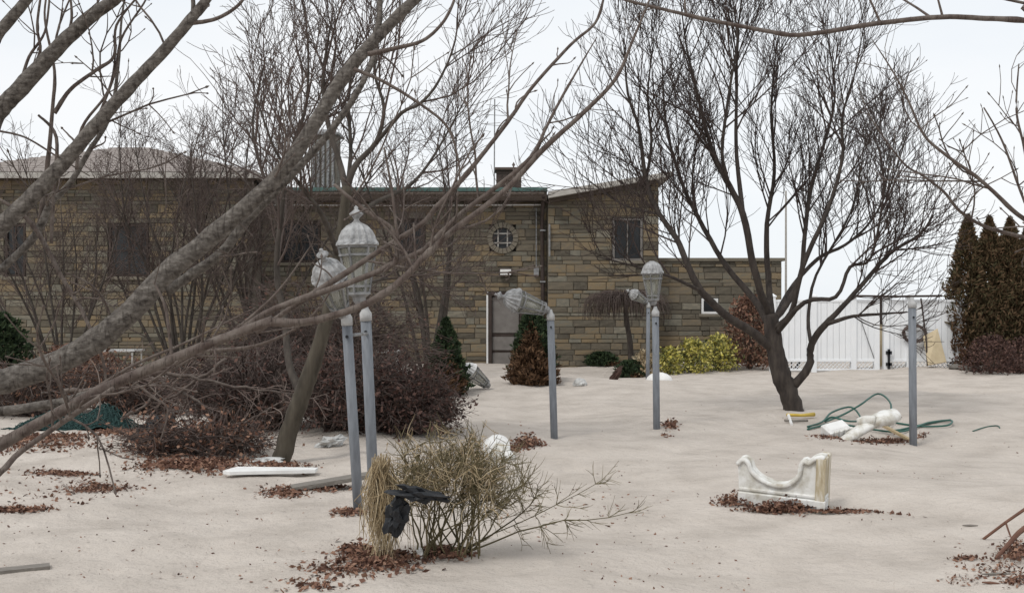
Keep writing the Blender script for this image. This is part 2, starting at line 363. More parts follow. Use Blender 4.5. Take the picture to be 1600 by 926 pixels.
area = lambda s: -(s[3]*s[4])*(0 if s[2] < .02 else 1)*(1 if s[0] > -2.6 else .35)
allspec.sort(key=lambda t: area(t[0])); keep = {id(t[0]) for t in allspec[:300]}
for wl, sp in ((wr, s2), (ww, s3), (wc, specs)):
    set_stones(sp, wl, lambda s: 0 if id(s) in keep else 1, sum(id(s) in keep for s in sp))
# stones on the return face where the slanted block steps forward, eaves and roofs
m = MB(); m.box(xa-.3, xb-.02, YC-.55, YC+8.3, wz(299, YC-.5), wz(293, YC-.5)); m.build('roof', m_green, bld)
m = MB(); m.box(xa-.25, xb-.03, YC-.5, YC+8.2, wz(313, YC-.5), wz(299, YC-.5)-.003); m.build('eave', m_soffit, bld)
m = MB(); m.tube([P(425, 303, YC-.62), P(640, 303, YC-.62), P(850, 303, YC-.62)], .05, 8, cap=True); m.build('gutter', m_soffit, bld)
m = MB(); m.tube([P(400, 320, YC-.12), P(620, 321, YC-.12), P(845, 320, YC-.12)], .02, 6, cap=True); m.build('conduit', m_white, bld)
M_ = MB(); xl, xr = wx(857, YR-.6), wx(1052, YR-.6); za, zb_ = wz(299, YR-.6), wz(267, YR-.6)
M_.poly([(xl, za-.17), (xr, zb_-.13), (xr, zb_), (xl, za)], YR-.55, YR+8.5); M_.build('roof', m_fascia, bld)
m = MB(); m.poly([(xl+.02, za-.28), (xr-.45, zb_-.3), (xr-.45, zb_-.14), (xl+.02, za-.175)], YR-.3, YR+8.3); m.build('eave', m_soffit, bld)
m = MB(); m.box(xc+.05, xd+.08, YW-.1, YW+7.1, wz(408, YW)+.003, wz(403, YW)); m.build('coping', m_ring, bld)
m = MB(); m.tube([P(849, 306, YC-.5), P(848, 322, YC-.3), P(847, 340, YC-.16), P(848, 450, YC-.16), P(849, 575, YC-.16)], .055, 8, cap=True)
dp = m.build('downspout', m_dark, bld, smooth=True)
for y in (360, 440, 520):
    m = MB(); q = P(848, y, YC-.16); m.box(q.x-.075, q.x+.075, q.y-.065, q.y+.15, q.z-.02, q.z+.02); m.build('bracket', m_metal, dp)
m = MB(); m.tube([P(838, 325, YC-.1), P(838, 420, YC-.1)], .018, 6, cap=True); q = P(838, 423, YC-.1); m.box(q.x-.07, q.x+.07, q.y-.04, q.y+.09, q.z-.12, q.z+.08); m.build('electrical_conduit', m_metal, bld)
m = MB(); m.tube([P(858.5, 350, YR-.1), P(858.5, 400, YR-.1)], .03, 6, cap=True); m.build('vent_pipe', m_metal, bld)
window(bld, *hole(622, 664, 342, 398, YC)[:2], *hole(622, 664, 342, 398, YC)[2:], YC+.04, 2, 2, m_dark)
window(bld, *hole(440, 500, 346, 410, YC), YC+.04, 2, 2, m_dark)
window(bld, *hole(957, 1004, 341, 407, YR), YR+.04, 2, 1, m_screen)
window(bld, *hole(1096, 1122, 466, 490, YW), YW+.04, 1, 1)
# round window
c = P(785.5, 372, YC); rw = MB(); k = 20
for i in range(k):
    a0, a1 = 2*math.pi*i/k+.02, 2*math.pi*(i+1)/k-.02; rs = []
    for yy in (YC-.075, YC+.1): rs.append([(c.x+r*math.cos(a), yy, c.z+r*math.sin(a)) for r, a in ((.29, a0), (.43, a0), (.43, a1), (.29, a1))])
    rw.loft(rs)
rwo = rw.build('round_window', m_ring, bld)
m = MB(); m.lathe([(.285, 0), (.285, .02)], 24, Matrix.Translation((c.x, YC+.09, c.z)) @ Matrix.Rotation(R(90), 4, 'X')); m.build('pane', m_glass, rwo)
m = MB()
for s in (-.13, .13): m.box(c.x+s-.018, c.x+s+.018, YC+.02, YC+.05, c.z-.24, c.z+.24); m.box(c.x-.24, c.x+.24, YC+.025, YC+.055, c.z+s-.018, c.z+s+.018)
m.build('grille', m_fascia, rwo)
# flood light and door
q = P(790, 425, YC-.15); m = MB(); m.box(q.x-.19, q.x+.19, q.y-.08, q.y+.08, q.z-.1, q.z+.1, b=.02); m.box(q.x-.04, q.x+.04, q.y+.08, q.y+.16, q.z-.04, q.z+.04); fl = m.build('floodlight', m_dark, bld)
m = MB(); m.box(q.x-.15, q.x+.15, q.y-.1, q.y-.083, q.z-.075, q.z+.075); m.build('lens', m_white, fl)
x0, x1, z0, z1 = H_door; z0 = -.1; m = MB()
m.box(x0, x0+.05, YC-.03, YC+.12, z0, z1); m.build('door_trim', m_white, bld)
m = MB(); m.box(x0+.053, x0+.15, YC-.05, YC+.12, z0, z1); m.box(x1-.11, x1, YC-.05, YC+.12, z0, z1); m.box(x0+.15, x1-.11, YC-.05, YC+.12, z1-.1, z1); m.build('door_frame', m_dark, bld)
dm = MB(); dx0, dx1 = x0+.15, x1-.11
dm.box(dx0+.003, dx1-.003, YC+.06, YC+.11, z0, z1-.1)
door = dm.build('door', m_dark, bld)
for pa, pb in ((464, 520), (526, 547), (551, 574)):
    m = MB(); m.box(dx0+.02, dx1-.02, YC+.035, YC+.058, wz(pb, YC), wz(pa, YC), b=.008); m.build('panel', m_screen, door)
m = MB(); q = P(811, 527, YC+.02); m.box(q.x-.015, q.x+.015, q.y-.04, q.y+.04, q.z-.06, q.z+.06); m.build('handle', m_metal, door)
# chimney, mast, rooftop stack
q = P(795, 294, 36); zr = wz(299, YC-.5)-.2
m = MB(); nrow = int((wz(268, 36)-zr)/.11)
for r_ in range(nrow):
    zc = zr+r_*.11
    for s in range(4):
        a = q.x-.4+s*.2; off = .05 if r_ % 2 else 0
        m.box(a+.006+off*0, a+.194, 36-.35, 36+.35, zc+.006, zc+.104)
ch = tag(thing('chimney', (q.x, 36, zr), 'dark brick chimney on the flat roof near its right end', 'chimney'))
m.build('brickwork', m_brick, ch)
m = MB(); m.box(q.x-.38, q.x+.38, 35.67, 36.33, zr, zr+nrow*.11-.01); m.build('flue', m_mortar, ch)
m = MB(); m.box(q.x-.46, q.x+.46, 35.55, 36.45, zr+nrow*.11, zr+nrow*.11+.09, b=.015); m.build('cap', m_brick, ch)
q = P(772, 290, 35.4); m = MB(); t_ = P(773, 155, 35.4); m.tube([(q.x, q.y, zr), t_], .02, 6, cap=True)
for py, w in ((165, .25), (180, .4), (196, .3)):
    r_ = P(773, py, 35.4); m.tube([r_-Vector((w, .15, 0)), r_+Vector((w, .15, 0))], .008, 5, cap=True)
tag(m.build('antenna_mast', m_metal, org=(q.x, q.y, zr)), 'thin antenna mast rising beside the brick chimney', 'antenna')
q = P(509, 290, 34); st = thing('rooftop_stack', (q.x, 34, zr), 'grey-brown louvred stack rising from the flat roof behind the left tree', 'stack')
m = MB(); m.box(q.x-.38, q.x+.38, 33.6, 34.4, zr, wz(214, 34)); m.build('casing', m_mortar, st)
for k in range(5):
    m = MB(); m.box(q.x-.34+k*.145, q.x-.26+k*.145, 33.56, 33.6, zr+.3, wz(222, 34)); m.build('louvre', m_metal, st)
m = MB(); m.loft([[(q.x+a*w, 34+b*w, z) for a, b in ((-1, -1), (1, -1), (1, 1), (-1, 1))] for w, z in ((.48, wz(214, 34)), (.48, wz(211, 34)), (.1, wz(203, 34)))]); m.build('cap', m_metal, st)

# ---- left house with hip roof
YL = 30.0; YE = 29.5
hs = thing('stone_house', (-11, YL, 0), 'tan stone house with low grey hip roof at the left edge behind bare shrubs', 'house')
hx0, hx1 = -14.9, -6.97; ze = wz(277, YE)
HL = [hole(170, 232, 350, 432, YL, .02), hole(8, 40, 350, 432, YL, .02)]
hw_ = wall_with_holes(hx0, hx1, YL, 9, -.4, ze, HL).build('wall', m_mortar, hs)
sp = [(a, YL, b, c, d) for a, b, c, d in lay(hx0, hx1, -.3, ze-.02, HL)]
set_stones(sp, hw_, lambda s: -(s[3]*s[4]) if s[0] > -13.5 and s[2] > .1 else 0, 300)
for h_ in ((170, 232, 350, 432), (8, 40, 350, 432)): window(hs, *hole(*h_, YL), YL+.04, 2, 2, m_dark)
e0, e1 = wx(-120, YE), wx(403, YE); zE = wz(269, YE); zR = wz(231, 34.5); rx0, rx1 = wx(185, 34.5), wx(228, 34.5)
m = MB(); B = [(e0, YE, zE), (e1, YE, zE), (e1, 39.5, zE), (e0, 39.5, zE), (rx0, 34.5, zR), (rx1, 34.5, zR)]
m.add(B, [[0, 1, 5, 4], [1, 2, 5], [2, 3, 4, 5], [3, 0, 4], [3, 2, 1, 0]])
rf = m.build('roof', m_shingle, hs)
m = MB(); NR = 16                      # shingle courses, each a proud strip following the front slope
for r_ in range(NR):
    t0, t1 = r_/NR, (r_+1)/NR
    def sl(t, s): 
        a, b = ((e0, rx0) if s else (e1, rx1)); return Vector((a+(b-a)*t, YE+5*t, zE+(zR-zE)*t+.012))
    u0, u1, v0, v1 = sl(t0, 1), sl(t0, 0), sl(t1, 1), sl(t1, 0); up = Vector((0, 0, .03))
    m.add([tuple(u0), tuple(u1), tuple(v1), tuple(v0), tuple(u0+up), tuple(u1+up)], [[4, 5, 2, 3], [0, 1, 5, 4]])
m.build('shingle_course', m_shingle, rf)
m = MB(); m.box(e0+.02, e1-.02, YE-.03, YE+.02, ze-.02, zE-.004); m.box(e1-.022, e1+.025, YE+.02, 39.4, ze-.02, zE-.004); m.build('fascia', m_fascia, hs)
m = MB(); m.box(hx0-.1, e1-.05, YE+.021, YL+.1, ze-.015, ze+.0); m.build('soffit', m_soffit, hs)

# ------------------------------------------------------------------ fence and gate
YF = 28.3
def planks(t, px0, px1, py0, py1, Y, w=.15):
    a, b = wx(px0, Y), wx(px1, Y); n = max(1, round((b-a)/w)); w = (b-a)/n
    for k in range(n):
        m = MB(); m.box(a+k*w+.004, a+(k+1)*w-.004, Y-.02+rnd.uniform(-.003, .003), Y+.02, wz(py1, Y), wz(py0, Y), b=.006); m.build('plank', m_vinyl, t)
def lattice(t, px0, px1, py0, py1, Y):
    x0, x1, z0, z1 = wx(px0, Y), wx(px1, Y), wz(py1, Y), wz(py0, Y); h = z1-z0; m = MB(); n = int((x1-x0)/.1)
    for k in range(-3, n+3):
        for s, dy in ((1, 0), (-1, .012)):
            xa_ = x0+k*.1; xb2 = xa_+s*h
            t0, t1 = 0, 1
            lo, hi = min(xa_, xb2), max(xa_, xb2)
            if lo < x0 or hi > x1: continue
            m.bar((xa_, Y-.01+dy, z0), (xb2, Y-.01+dy, z1), .01, .035, up=(0, 1, 0))
    m.build('lattice', m_vinyl, t)
def fence(px0, px1, label, posts, top=468, bot=577, name='vinyl_fence', cat='fence'):
    c_ = P((px0+px1)/2, bot, YF); t = thing(name, (c_.x, YF, 0), label, cat, 'white vinyl fence along the right side' if cat == 'fence' else None)
    planks(t, px0, px1, top+4, 563, YF); lattice(t, px0, px1, 565, bot-1, YF)
    for a, b in ((top, top+4), (561, 565), (bot-1, bot+2)):
        m = MB(); m.box(wx(px0, YF), wx(px1, YF), YF-.035, YF+.035, wz(b, YF), wz(a, YF), b=.006); m.build('rail', m_vinyl, t)
    for p in posts:
        m = MB(); x = wx(p, YF); m.box(x-.065, x+.065, YF-.07, YF+.07, -.3, wz(top-4, YF), b=.008); po = m.build('post', m_vinyl, t)
        m = MB(); z = wz(top-4, YF); m.loft([[(x+a*w, YF+b*w, zz) for a, b in ((-1, -1), (1, -1), (1, 1), (-1, 1))] for w, zz in ((.085, z), (.085, z+.03), (.01, z+.09))]); m.build('post_cap', m_vinyl, po)
    return t
fence(1205, 1269, 'white vinyl fence panel behind the trunk of the right bare tree', (1207,))
fence(1273, 1330, 'white vinyl fence panel with lattice foot left of the gate', (1271,))
gl = fence(1336, 1366, 'left leaf of white gate with a slanting cable, beside the dark gap', (1333, 1369), name='gate_leaf', cat='gate')
m = MB(); m.tube([P(1345, 500, YF-.06), P(1366, 560, YF-.06)], .012, 5, cap=True); m.build('brace_cable', m_metal, gl)
g2 = fence(1386, 1418, 'right leaf of white gate with black hinge, beside the dark gap', (1384, 1420), name='gate_leaf', cat='gate')
for y0, y1, w in ((545, 576, .025), (548, 553, .07), (566, 571, .07)):
    m = MB(); a = P(1389, y1, YF-.1); m.box(a.x-w, a.x+w, a.y-.02, a.y+.03, wz(y1, YF), wz(y0, YF)); m.build('hinge', m_black, g2)
fence(1422, 1500, 'white vinyl fence panel with wreath and leaning beige board', (1498,))
q = P(1377, 577, 29.2); m = MB(); m.box(q.x-.13, q.x+.13, 29.1, 29.3, -.3, wz(506, 29.2), b=.01); gpo = thing('gate_pillar', (q.x, 29.2, 0), 'cream pillar with dark top seen through the gate gap', 'pillar')
m.build('shaft', m_beige, gpo); m = MB(); m.box(q.x-.14, q.x+.14, 29.08, 29.32, wz(506, 29.2)+.003, wz(464, 29.2), b=.01); m.build('cap', m_dark, gpo)
m = MB(); m.tube([P(1328, 462, YF-.1), P(1400, 463, YF-.12), P(1472, 462, YF-.1)], .03, 6, cap=True)
tag(m.build('rail_pipe', m_dark, org=P(1400, 463, YF-.12)), 'dark horizontal pipe lying along the top of the white gate', 'pipe')
m = MB(); k = 28; cc = P(1429, 521, YF-.14)
for j in range(5):
    m.tube([cc+Vector((math.cos(a)*(.27+.03*math.sin(5*a+j*2)), -.03*math.sin(3*a+j), math.sin(a)*(.2+.03*math.cos(4*a+j)))) for a in [2*math.pi*i/k for i in range(k+1)]], .02, 5)
for j in range(60):
    a = rnd.uniform(0, 6.28); b = cc+Vector((math.cos(a)*.28, 0, math.sin(a)*.2)); m.tube([b, b+Vector((rnd.uniform(-.09, .09), rnd.uniform(-.06, .02), rnd.uniform(-.09, .09)))], (.008, .004), 3)
m.tube([cc+Vector((0, .02, .2)), P(1429, 470, YF-.07)], .008, 4)
tag(m.build('twig_wreath', m_twig1, org=cc, smooth=True), 'dark twig wreath hanging on the white fence behind the bare post', 'wreath')
def slab(name, pts, th, mt, label, cat):
    a, b, c_, d = [Vector(p) for p in pts]; n = (b-a).cross(d-a).normalized()*th; m = MB()
    m.loft([[tuple(p) for p in (a, b, c_, d)], [tuple(p+n) for p in (a, b, c_, d)]]); return tag(m.build(name, mt, org=a), label, cat)
slab('board', [P(1450, 571, 27.6), P(1478, 566, 27.75), P(1464, 514, 28.16), P(1442, 526, 28.14)], .03, m_beige, 'beige board leaning against the white fence', 'board')
m = MB(); m.tube([P(1449, 571, 27.7), P(1447, 527, 27.95), P(1439, 466, 28.15)], .02, 5, cap=True); tag(m.build('pole', m_dark, org=P(1449, 571, 27.7)), 'thin dark stick leaning on the fence beside the beige board', 'stick')
q = P(1228, 470, 36); m = MB(); m.tube([(q.x, 36, -.2), (q.x, 36, wz(298, 36))], (.045, .03), 8, cap=True); fp = m.build('flagpole', m_fascia, org=(q.x, 36, 0)); tag(fp, 'pale thin flagpole standing behind the low stone wing', 'flagpole')
q = gp(1237, 578); m = MB(); m.tube([q+Vector((.0+.2*math.cos(a), .02*math.sin(a), .32+.32*math.sin(a))) for a in [i*math.pi/10 for i in range(21)]], .04, 6); m.tube([q+Vector((-.2, 0, .32)), q+Vector((.2, 0, .32))], .015, 5); m.tube([q+Vector((0, 0, 0)), q+Vector((0, 0, .64))], .015, 5)
tag(m.build('wheel', m_black, org=q, smooth=True), 'black round wheel-like object by the fence behind the right tree trunk', 'wheel')

# ------------------------------------------------------------------ lamps
def lantern(parent, Mx, glass=True, fin=True, dm=None):
    m = MB(); n = 6; rb, rt, z0, z1 = .075, .138, .06, .40
    for i in range(n):
        a = 2*math.pi*i/n; m.bar((rb*math.cos(a), rb*math.sin(a), z0), (rt*math.cos(a), rt*math.sin(a), z1), .014, .014, up=(math.cos(a), math.sin(a), .1))
        b = 2*math.pi*(i+1)/n
        for r_, z in ((rb, z0), (rb*1.12, z0+.05), (rt*.955, z1-.06), (rt, z1)):
            m.bar((r_*math.cos(a), r_*math.sin(a), z), (r_*math.cos(b), r_*math.sin(b), z), .016, .016)
    m.lathe([(.03, -.02), (.045, 0), (.05, .03), (.085, .05), (.085, .062), (.02, .066)], 12)
    cage = m.build('lantern', m_metal, parent, raw=True); cage.matrix_local = Mx
    if glass:
        for i in range(n):
            a, b = 2*math.pi*i/n, 2*math.pi*(i+1)/n; m = MB(); s = .93
            ring = lambda k: [(rb*s*k*math.cos(a), rb*s*k*math.sin(a), z0+.01), (rb*s*k*math.cos(b), rb*s*k*math.sin(b), z0+.01), (rt*s*k*math.cos(b), rt*s*k*math.sin(b), z1-.01), (rt*s*k*math.cos(a), rt*s*k*math.sin(a), z1-.01)]
            m.loft([ring(1), ring(.96)]); m.build('glass_pane', m_pane, cage, raw=True)
    m = MB(); m.lathe([(.148, .405), (.158, .412), (.155, .43), (.14, .45), (.132, .48), (.112, .52), (.078, .555), (.035, .575), (.03, .58)], 32, flute=.12, fl=(2, 6)); m.build('dome', dm or m_dome, cage, raw=True, smooth=False)
    m = MB()
    if fin: m.lathe([(.03, .58), (.018, .595), (.022, .61), (.05, .635), (.052, .642), (.03, .66), (.014, .675), (.016, .69), (.004, .70)], 12); m.build('finial', m_dome, cage, raw=True, smooth=True)
    m = MB(); m.lathe([(.012, .06), (.012, .16), (.028, .18), (.03, .27), (.01, .29)], 10); m.build('bulb', m_white, cage, raw=True, smooth=True)
    return cage
LG = 'grey lamp posts standing in the sand'
def lamp(px0, py0, px1, py1, Y, label, r=.043, lan=None, Ytop=None, fin=True):
    b = G(wx(px0, Y), Y) ; top = P(px1, py1, Ytop or Y); t = thing('lamp_post', b, label, 'lamp post', LG)
    d = (top-b); n = d.normalized(); m = MB(); neck = top-n*.10
    m.tube([b-n*.4, b+d*.3, neck], r, 14, cap=True); m.build('post', m_post, t, smooth=True)
    m = MB(); m.tube([neck+n*.001, neck+n*.06, top, top+n*.03], (r*1.12, r*1.12, r*.6, r*.45), 14, cap=True); m.build('post_top', m_cap, t, smooth=True)
    m = MB(); q = b+d*.88; m.lathe([(.012, 0), (.012, .02)], 8, Matrix.Translation(q+Vector((0, -r-.012, 0))) @ Matrix.Rotation(R(-90), 4, 'X')); m.build('bolt', m_black, t)
    if lan:
        rx, ry, sc, off = lan
        Mx = Matrix.Translation(top-b+Vector(off)) @ Euler((R(rx), R(ry), R(12))).to_matrix().to_4x4() @ Matrix.Scale(sc, 4)
        lantern(t, Mx, fin=fin)
    return t, b, top
A_ = lamp(560, 800, 541, 488, 8.9, 'leaning front lamp post whose lantern is tipped over toward the camera', .040, (34, -20, .9, (-.03, -.01, -.02)), 8.75)
B_ = lamp(584, 775, 571, 482, 9.5, 'tall lamp post with upright white-capped lantern just right of the leaning one', .045, (0, -2, 1.12, (-.05, 0, .06)), 9.35)
m = MB(); m.tube([P(553, 523, 8.78), P(573, 521, 9.32)], .014, 6, cap=True); m.build('cross_bracket', m_metal, A_[0])
lamp(866, 692, 860, 487, 13.5, 'lamp post near the door with lantern knocked over sideways to the left', .043, (5, -74, .98, (-.03, 0, .02)))
lamp(1026, 680, 1024, 482, 14.2, 'slim lamp post with upright lantern in front of the stone wall, left of right tree', .043, (0, -2, .92, (-.025, 0, .06)), fin=False)
lamp(1012, 588, 1013, 474, 25.6, 'farthest lamp post beside the yellow shrubs, its lantern drooping left', .043, (10, -62, .86, (-.03, 0, .03)))
lamp(1427, 687, 1425, 468, 13.8, 'bare lamp post without lantern in front of the white fence', .046)
def loose(name, q, rx, ry, rz, sc, label, cat):
    t = thing(name, q, label, cat); lantern(t, Matrix.Translation((0, 0, .0)) @ Euler((R(rx), R(ry), R(rz))).to_matrix().to_4x4() @ Matrix.Scale(sc, 4), dm=m_white); return t
loose('fallen_lantern', gp(757, 612)+Vector((.08, 0, .06)), 12, -52, 10, 1.12, 'white fallen lantern half buried in sand beside the small evergreen', 'lantern')
q = gp(783, 716); t = thing('broken_lamp_cap', q, 'broken white lamp cap lying beside a strip of brown leaves', 'lamp cap')
Mx = Matrix.Translation(q+Vector((-.07, .05, .10))) @ Euler((R(50), R(-55), 0)).to_matrix().to_4x4()
m = MB(); m.lathe([(.15, -.06), (.165, -.05), (.16, 0), (.14, .03), (.11, .07), (.06, .10), (.03, .11)], 28, Mx, flute=.06, fl=(2, 5)); m.build('dome', m_white, t)
Mx = Matrix.Translation(q+Vector((0, -.02, .07))) @ Euler((R(20), R(112), R(-18))).to_matrix().to_4x4()
m = MB(); m.lathe([(.09, -.1), (.1, -.06), (.095, 0), (.07, .08), (.05, .14), (.055, .16), (.03, .17)], 16, Mx); m.build('neck', m_dirtyw, t, smooth=True)

# ------------------------------------------------------------------ trees
UP = Vector((0, 0, 1))
def rv(q): 
    while True:
        v = Vector((q.uniform(-1, 1), q.uniform(-1, 1), q.uniform(-1, 1)))
        if .05 < v.length < 1: return v.normalized()
def smooth_line(pts, n=3):
    p = [Vector(a) for a in pts]; out = []
    for i in range(len(p)-1):
        p0, p1, p2, p3 = p[max(i-1, 0)], p[i], p[i+1], p[min(i+2, len(p)-1)]
        for k in range(n):
            t = k/n; out.append(.5*((2*p1)+(p2-p0)*t+(2*p0-5*p1+4*p2-p3)*t*t+(3*p1-p0-3*p2+p3)*t**3))
    out.append(p[-1]); return out
def path(p, d, L_, n, q, wig, trop, up=UP):
    pts = [p.copy()]; d = d.normalized(); s = L_/n; w = rv(q)
    for i in range(n):
        w = (w+rv(q)*.9).normalized(); d = (d+w*wig+up*trop).normalized(); p = p+d*s; pts.append(p.copy())
    return pts
RMIN = [.0022]
def grow(mbs, pts, ra, rb, lvl, spec, q, up=UP):
    """children of a branch; spec[lvl] = (per metre, length, radius, angle lo, hi, wiggle, tropism)"""
    if lvl >= len(spec): return
    dens, ln, rad, a0, a1, wig, trop = spec[lvl]
    seg = [(pts[i+1]-pts[i]).length for i in range(len(pts)-1)]; tot = sum(seg)
    n = int(tot*dens+q.random()); acc = np.cumsum([0]+seg)
    for c in range(n):
        t = q.uniform(.12, 1)**.85; s = t*tot; i = min(int(np.searchsorted(acc, s, side='right'))-1, len(seg)-1)
        f = (s-acc[i])/max(seg[i], 1e-6); p = pts[i].lerp(pts[i+1], f); tan = (pts[i+1]-pts[i]).normalized()
        side = tan.cross(rv(q)).normalized(); an = R(q.uniform(a0, a1)); d = tan*math.cos(an)+side*math.sin(an)
        L_ = ln*q.uniform(.55, 1.25)*(1.1-.5*t); r_ = min(rad, (ra+(rb-ra)*t)*.7)*q.uniform(.8, 1.15)
        k = 5 if lvl == 0 else 4
        cp = path(p, d, L_, k, q, wig, trop, up); r_ = max(r_, RMIN[0]*1.25); re = max(r_*.4, RMIN[0])
        mbs[min(lvl, len(mbs)-1)].tube(cp, np.linspace(r_, re, k+1), 5 if r_ > .012 else 3)
        grow(mbs, cp, r_, re, lvl+1, spec, q, up)
def tree(name, label, base, trunk, limbs, spec, mb_, mt_, seed, Y, group=None, sides=9, cat='tree', lk=.6, lm_=None, tk=.76):
    """trunk / limbs: lists of (px, py, dy, radius) drawn as lines in the plane of the tree, dy = depth offset in metres"""
    q = random.Random(seed); t = thing(name, base, label, cat, group); tw = [MB(), MB()]
    def line(l):
        P_ = [P(a, b, Y+c) for a, b, c, d in l]; n = 4
        pts = smooth_line(P_, n); rr = np.interp(np.arange(len(pts))/n, np.arange(len(l)), [d for *_, d in l])
        pts = [p+rv(q)*float(r_)*.06 for p, r_ in zip(pts, rr)]
        return pts, rr*np.array([q.uniform(.97, 1.035) for _ in rr])
    pts, rr = line(trunk); rr = rr*tk; m = MB(); m.tube(pts, rr, 14, cap=True); m.build('trunk', mb_, t, smooth=True)
    for l in limbs:
        pts, rr = line(l); rr = rr*lk; m = MB(); m.tube(pts, rr, sides, cap=True); m.build('limb', lm_ or mb_, t, smooth=True)
        k = max(2, len(pts)//5); grow(tw, pts[k:], rr[k], rr[-1], 0, spec, q)
    if tw[0].n: tw[0].build('branches', mt_, t, smooth=True)['kind'] = 'stuff'
    if tw[1].n: tw[1].build('crown', mt_, t, smooth=True)['kind'] = 'stuff'
    return t
RMIN[0] = .0034
spec2 = [(6.0, 1.5, .013, 18, 52, .17, .15), (6.0, .9, .0062, 15, 45, .2, .16), (3.6, .48, .0044, 15, 45, .22, .15)]
Y2 = 16.6
tree('bare_tree', 'large dark bare multi-stemmed tree leaning out of the sand at right', G(wx(1243, Y2), Y2),
  [(1250, 690, 0, .21), (1243, 650, 0, .19), (1231, 612, 0, .185), (1220, 585, 0, .19), (1212, 550, 0, .17), (1206, 515, 0, .155), (1204, 490, 0, .13)],
  [[(1238, 604, 0, .12), (1264, 572, -.1, .095), (1268, 538, -.1, .085), (1289, 507, -.2, .08), (1306, 490, -.2, .065), (1347, 445, -.3, .055), (1389, 397, -.4, .045), (1437, 366, -.5, .03), (1458, 335, -.5, .014)],
   [(1289, 507, -.2, .06), (1333, 494, -.5, .04), (1382, 490, -.8, .028), (1418, 487, -.9, .012)],
   [(1212, 548, 0, .12), (1170, 515, -.2, .105), (1140, 497, -.3, .10), (1096, 455, -.5, .085), (1074, 412, -.5, .075), (1057, 373, -.4, .07), (1031, 335, -.3, .06), (1010, 285, -.2, .055), (998, 200, -.2, .04), (981, 146, -.2, .03), (974, 60, -.2, .012)],
   [(1010, 280, -.2, .04), (1018, 220, .1, .035), (1012, 150, .2, .025), (1022, 60, .2, .012)],
   [(1096, 455, -.5, .05), (1052, 434, -.9, .035), (1000, 418, -1.2, .025), (930, 400, -1.4, .01)],
   [(1031, 335, -.3, .035), (970, 318, .2, .025), (905, 270, .4, .012)],
   [(1208, 520, 0, .10), (1180, 470, .3, .085), (1138, 420, .5, .07), (1100, 357, .7, .06), (1064, 282, .8, .045), (1040, 190, .9, .03), (1035, 90, .9, .012)],
   [(1204, 495, 0, .10), (1188, 455, -.2, .09), (1175, 404, -.3, .085), (1161, 335, -.4, .08), (1140, 291, -.4, .07), (1117, 246, -.4, .055), (1101, 194, -.4, .045), (1088, 139, -.4, .035), (1072, 70, -.4, .022), (1060, -30, -.4, .01)],
   [(1161, 335, -.4, .06), (1155, 285, -.1, .055), (1150, 227, 0, .045), (1151, 130, 0, .035), (1153, 49, 0, .025), (1165, -40, 0, .01)],
   [(1140, 291, -.4, .05), (1128, 240, -.8, .04), (1140, 139, -.9, .032), (1152, 60, -.9, .02), (1140, -30, -.9, .01)],
   [(1206, 500, 0, .09), (1200, 430, .4, .075), (1198, 350, .6, .06), (1210, 270, .7, .045), (1205, 170, .8, .03), (1215, 60, .8, .012)],
   [(1208, 500, 0, .09), (1226, 480, .1, .075), (1251, 431, .2, .06), (1257, 369, .2, .055), (1266, 300, .2, .05), (1281, 246, .2, .04), (1300, 181, .2, .03), (1304, 130, .2, .02), (1290, 40, .2, .01)],
   [(1209, 515, 0, .09), (1236, 488, -.4, .07), (1254, 417, -.6, .06), (1278, 362, -.7, .055), (1292, 331, -.7, .05), (1306, 290, -.7, .045), (1317, 240, -.7, .035), (1316, 181, -.7, .03), (1332, 130, -.7, .022), (1350, 40, -.7, .01)],
   [(1210, 525, 0, .08), (1257, 472, -.7, .055), (1306, 464, -1, .045), (1328, 417, -1.1, .04), (1361, 402, -1.2, .03), (1382, 300, -1.2, .02), (1400, 210, -1.2, .01)],
   [(1209, 510, 0, .08), (1230, 459, .8, .06), (1278, 404, 1.1, .05), (1320, 383, 1.3, .04), (1361, 345, 1.4, .03), (1395, 280, 1.5, .02), (1420, 200, 1.5, .01)],
   [(1268, 538, -.1, .05), (1263, 500, .3, .045), (1275, 430, .6, .035), (1330, 330, .8, .025), (1350, 230, .8, .012)]],
  spec2, m_bark2, m_twig2, 21, Y2)
RMIN[0] = .0026
spec1 = [(6.2, 1.25, .012, 18, 50, .19, .15), (7.0, .72, .0056, 17, 48, .22, .14), (4.5, .38, .0034, 17, 46, .22, .12)]
Y1 = 11.5
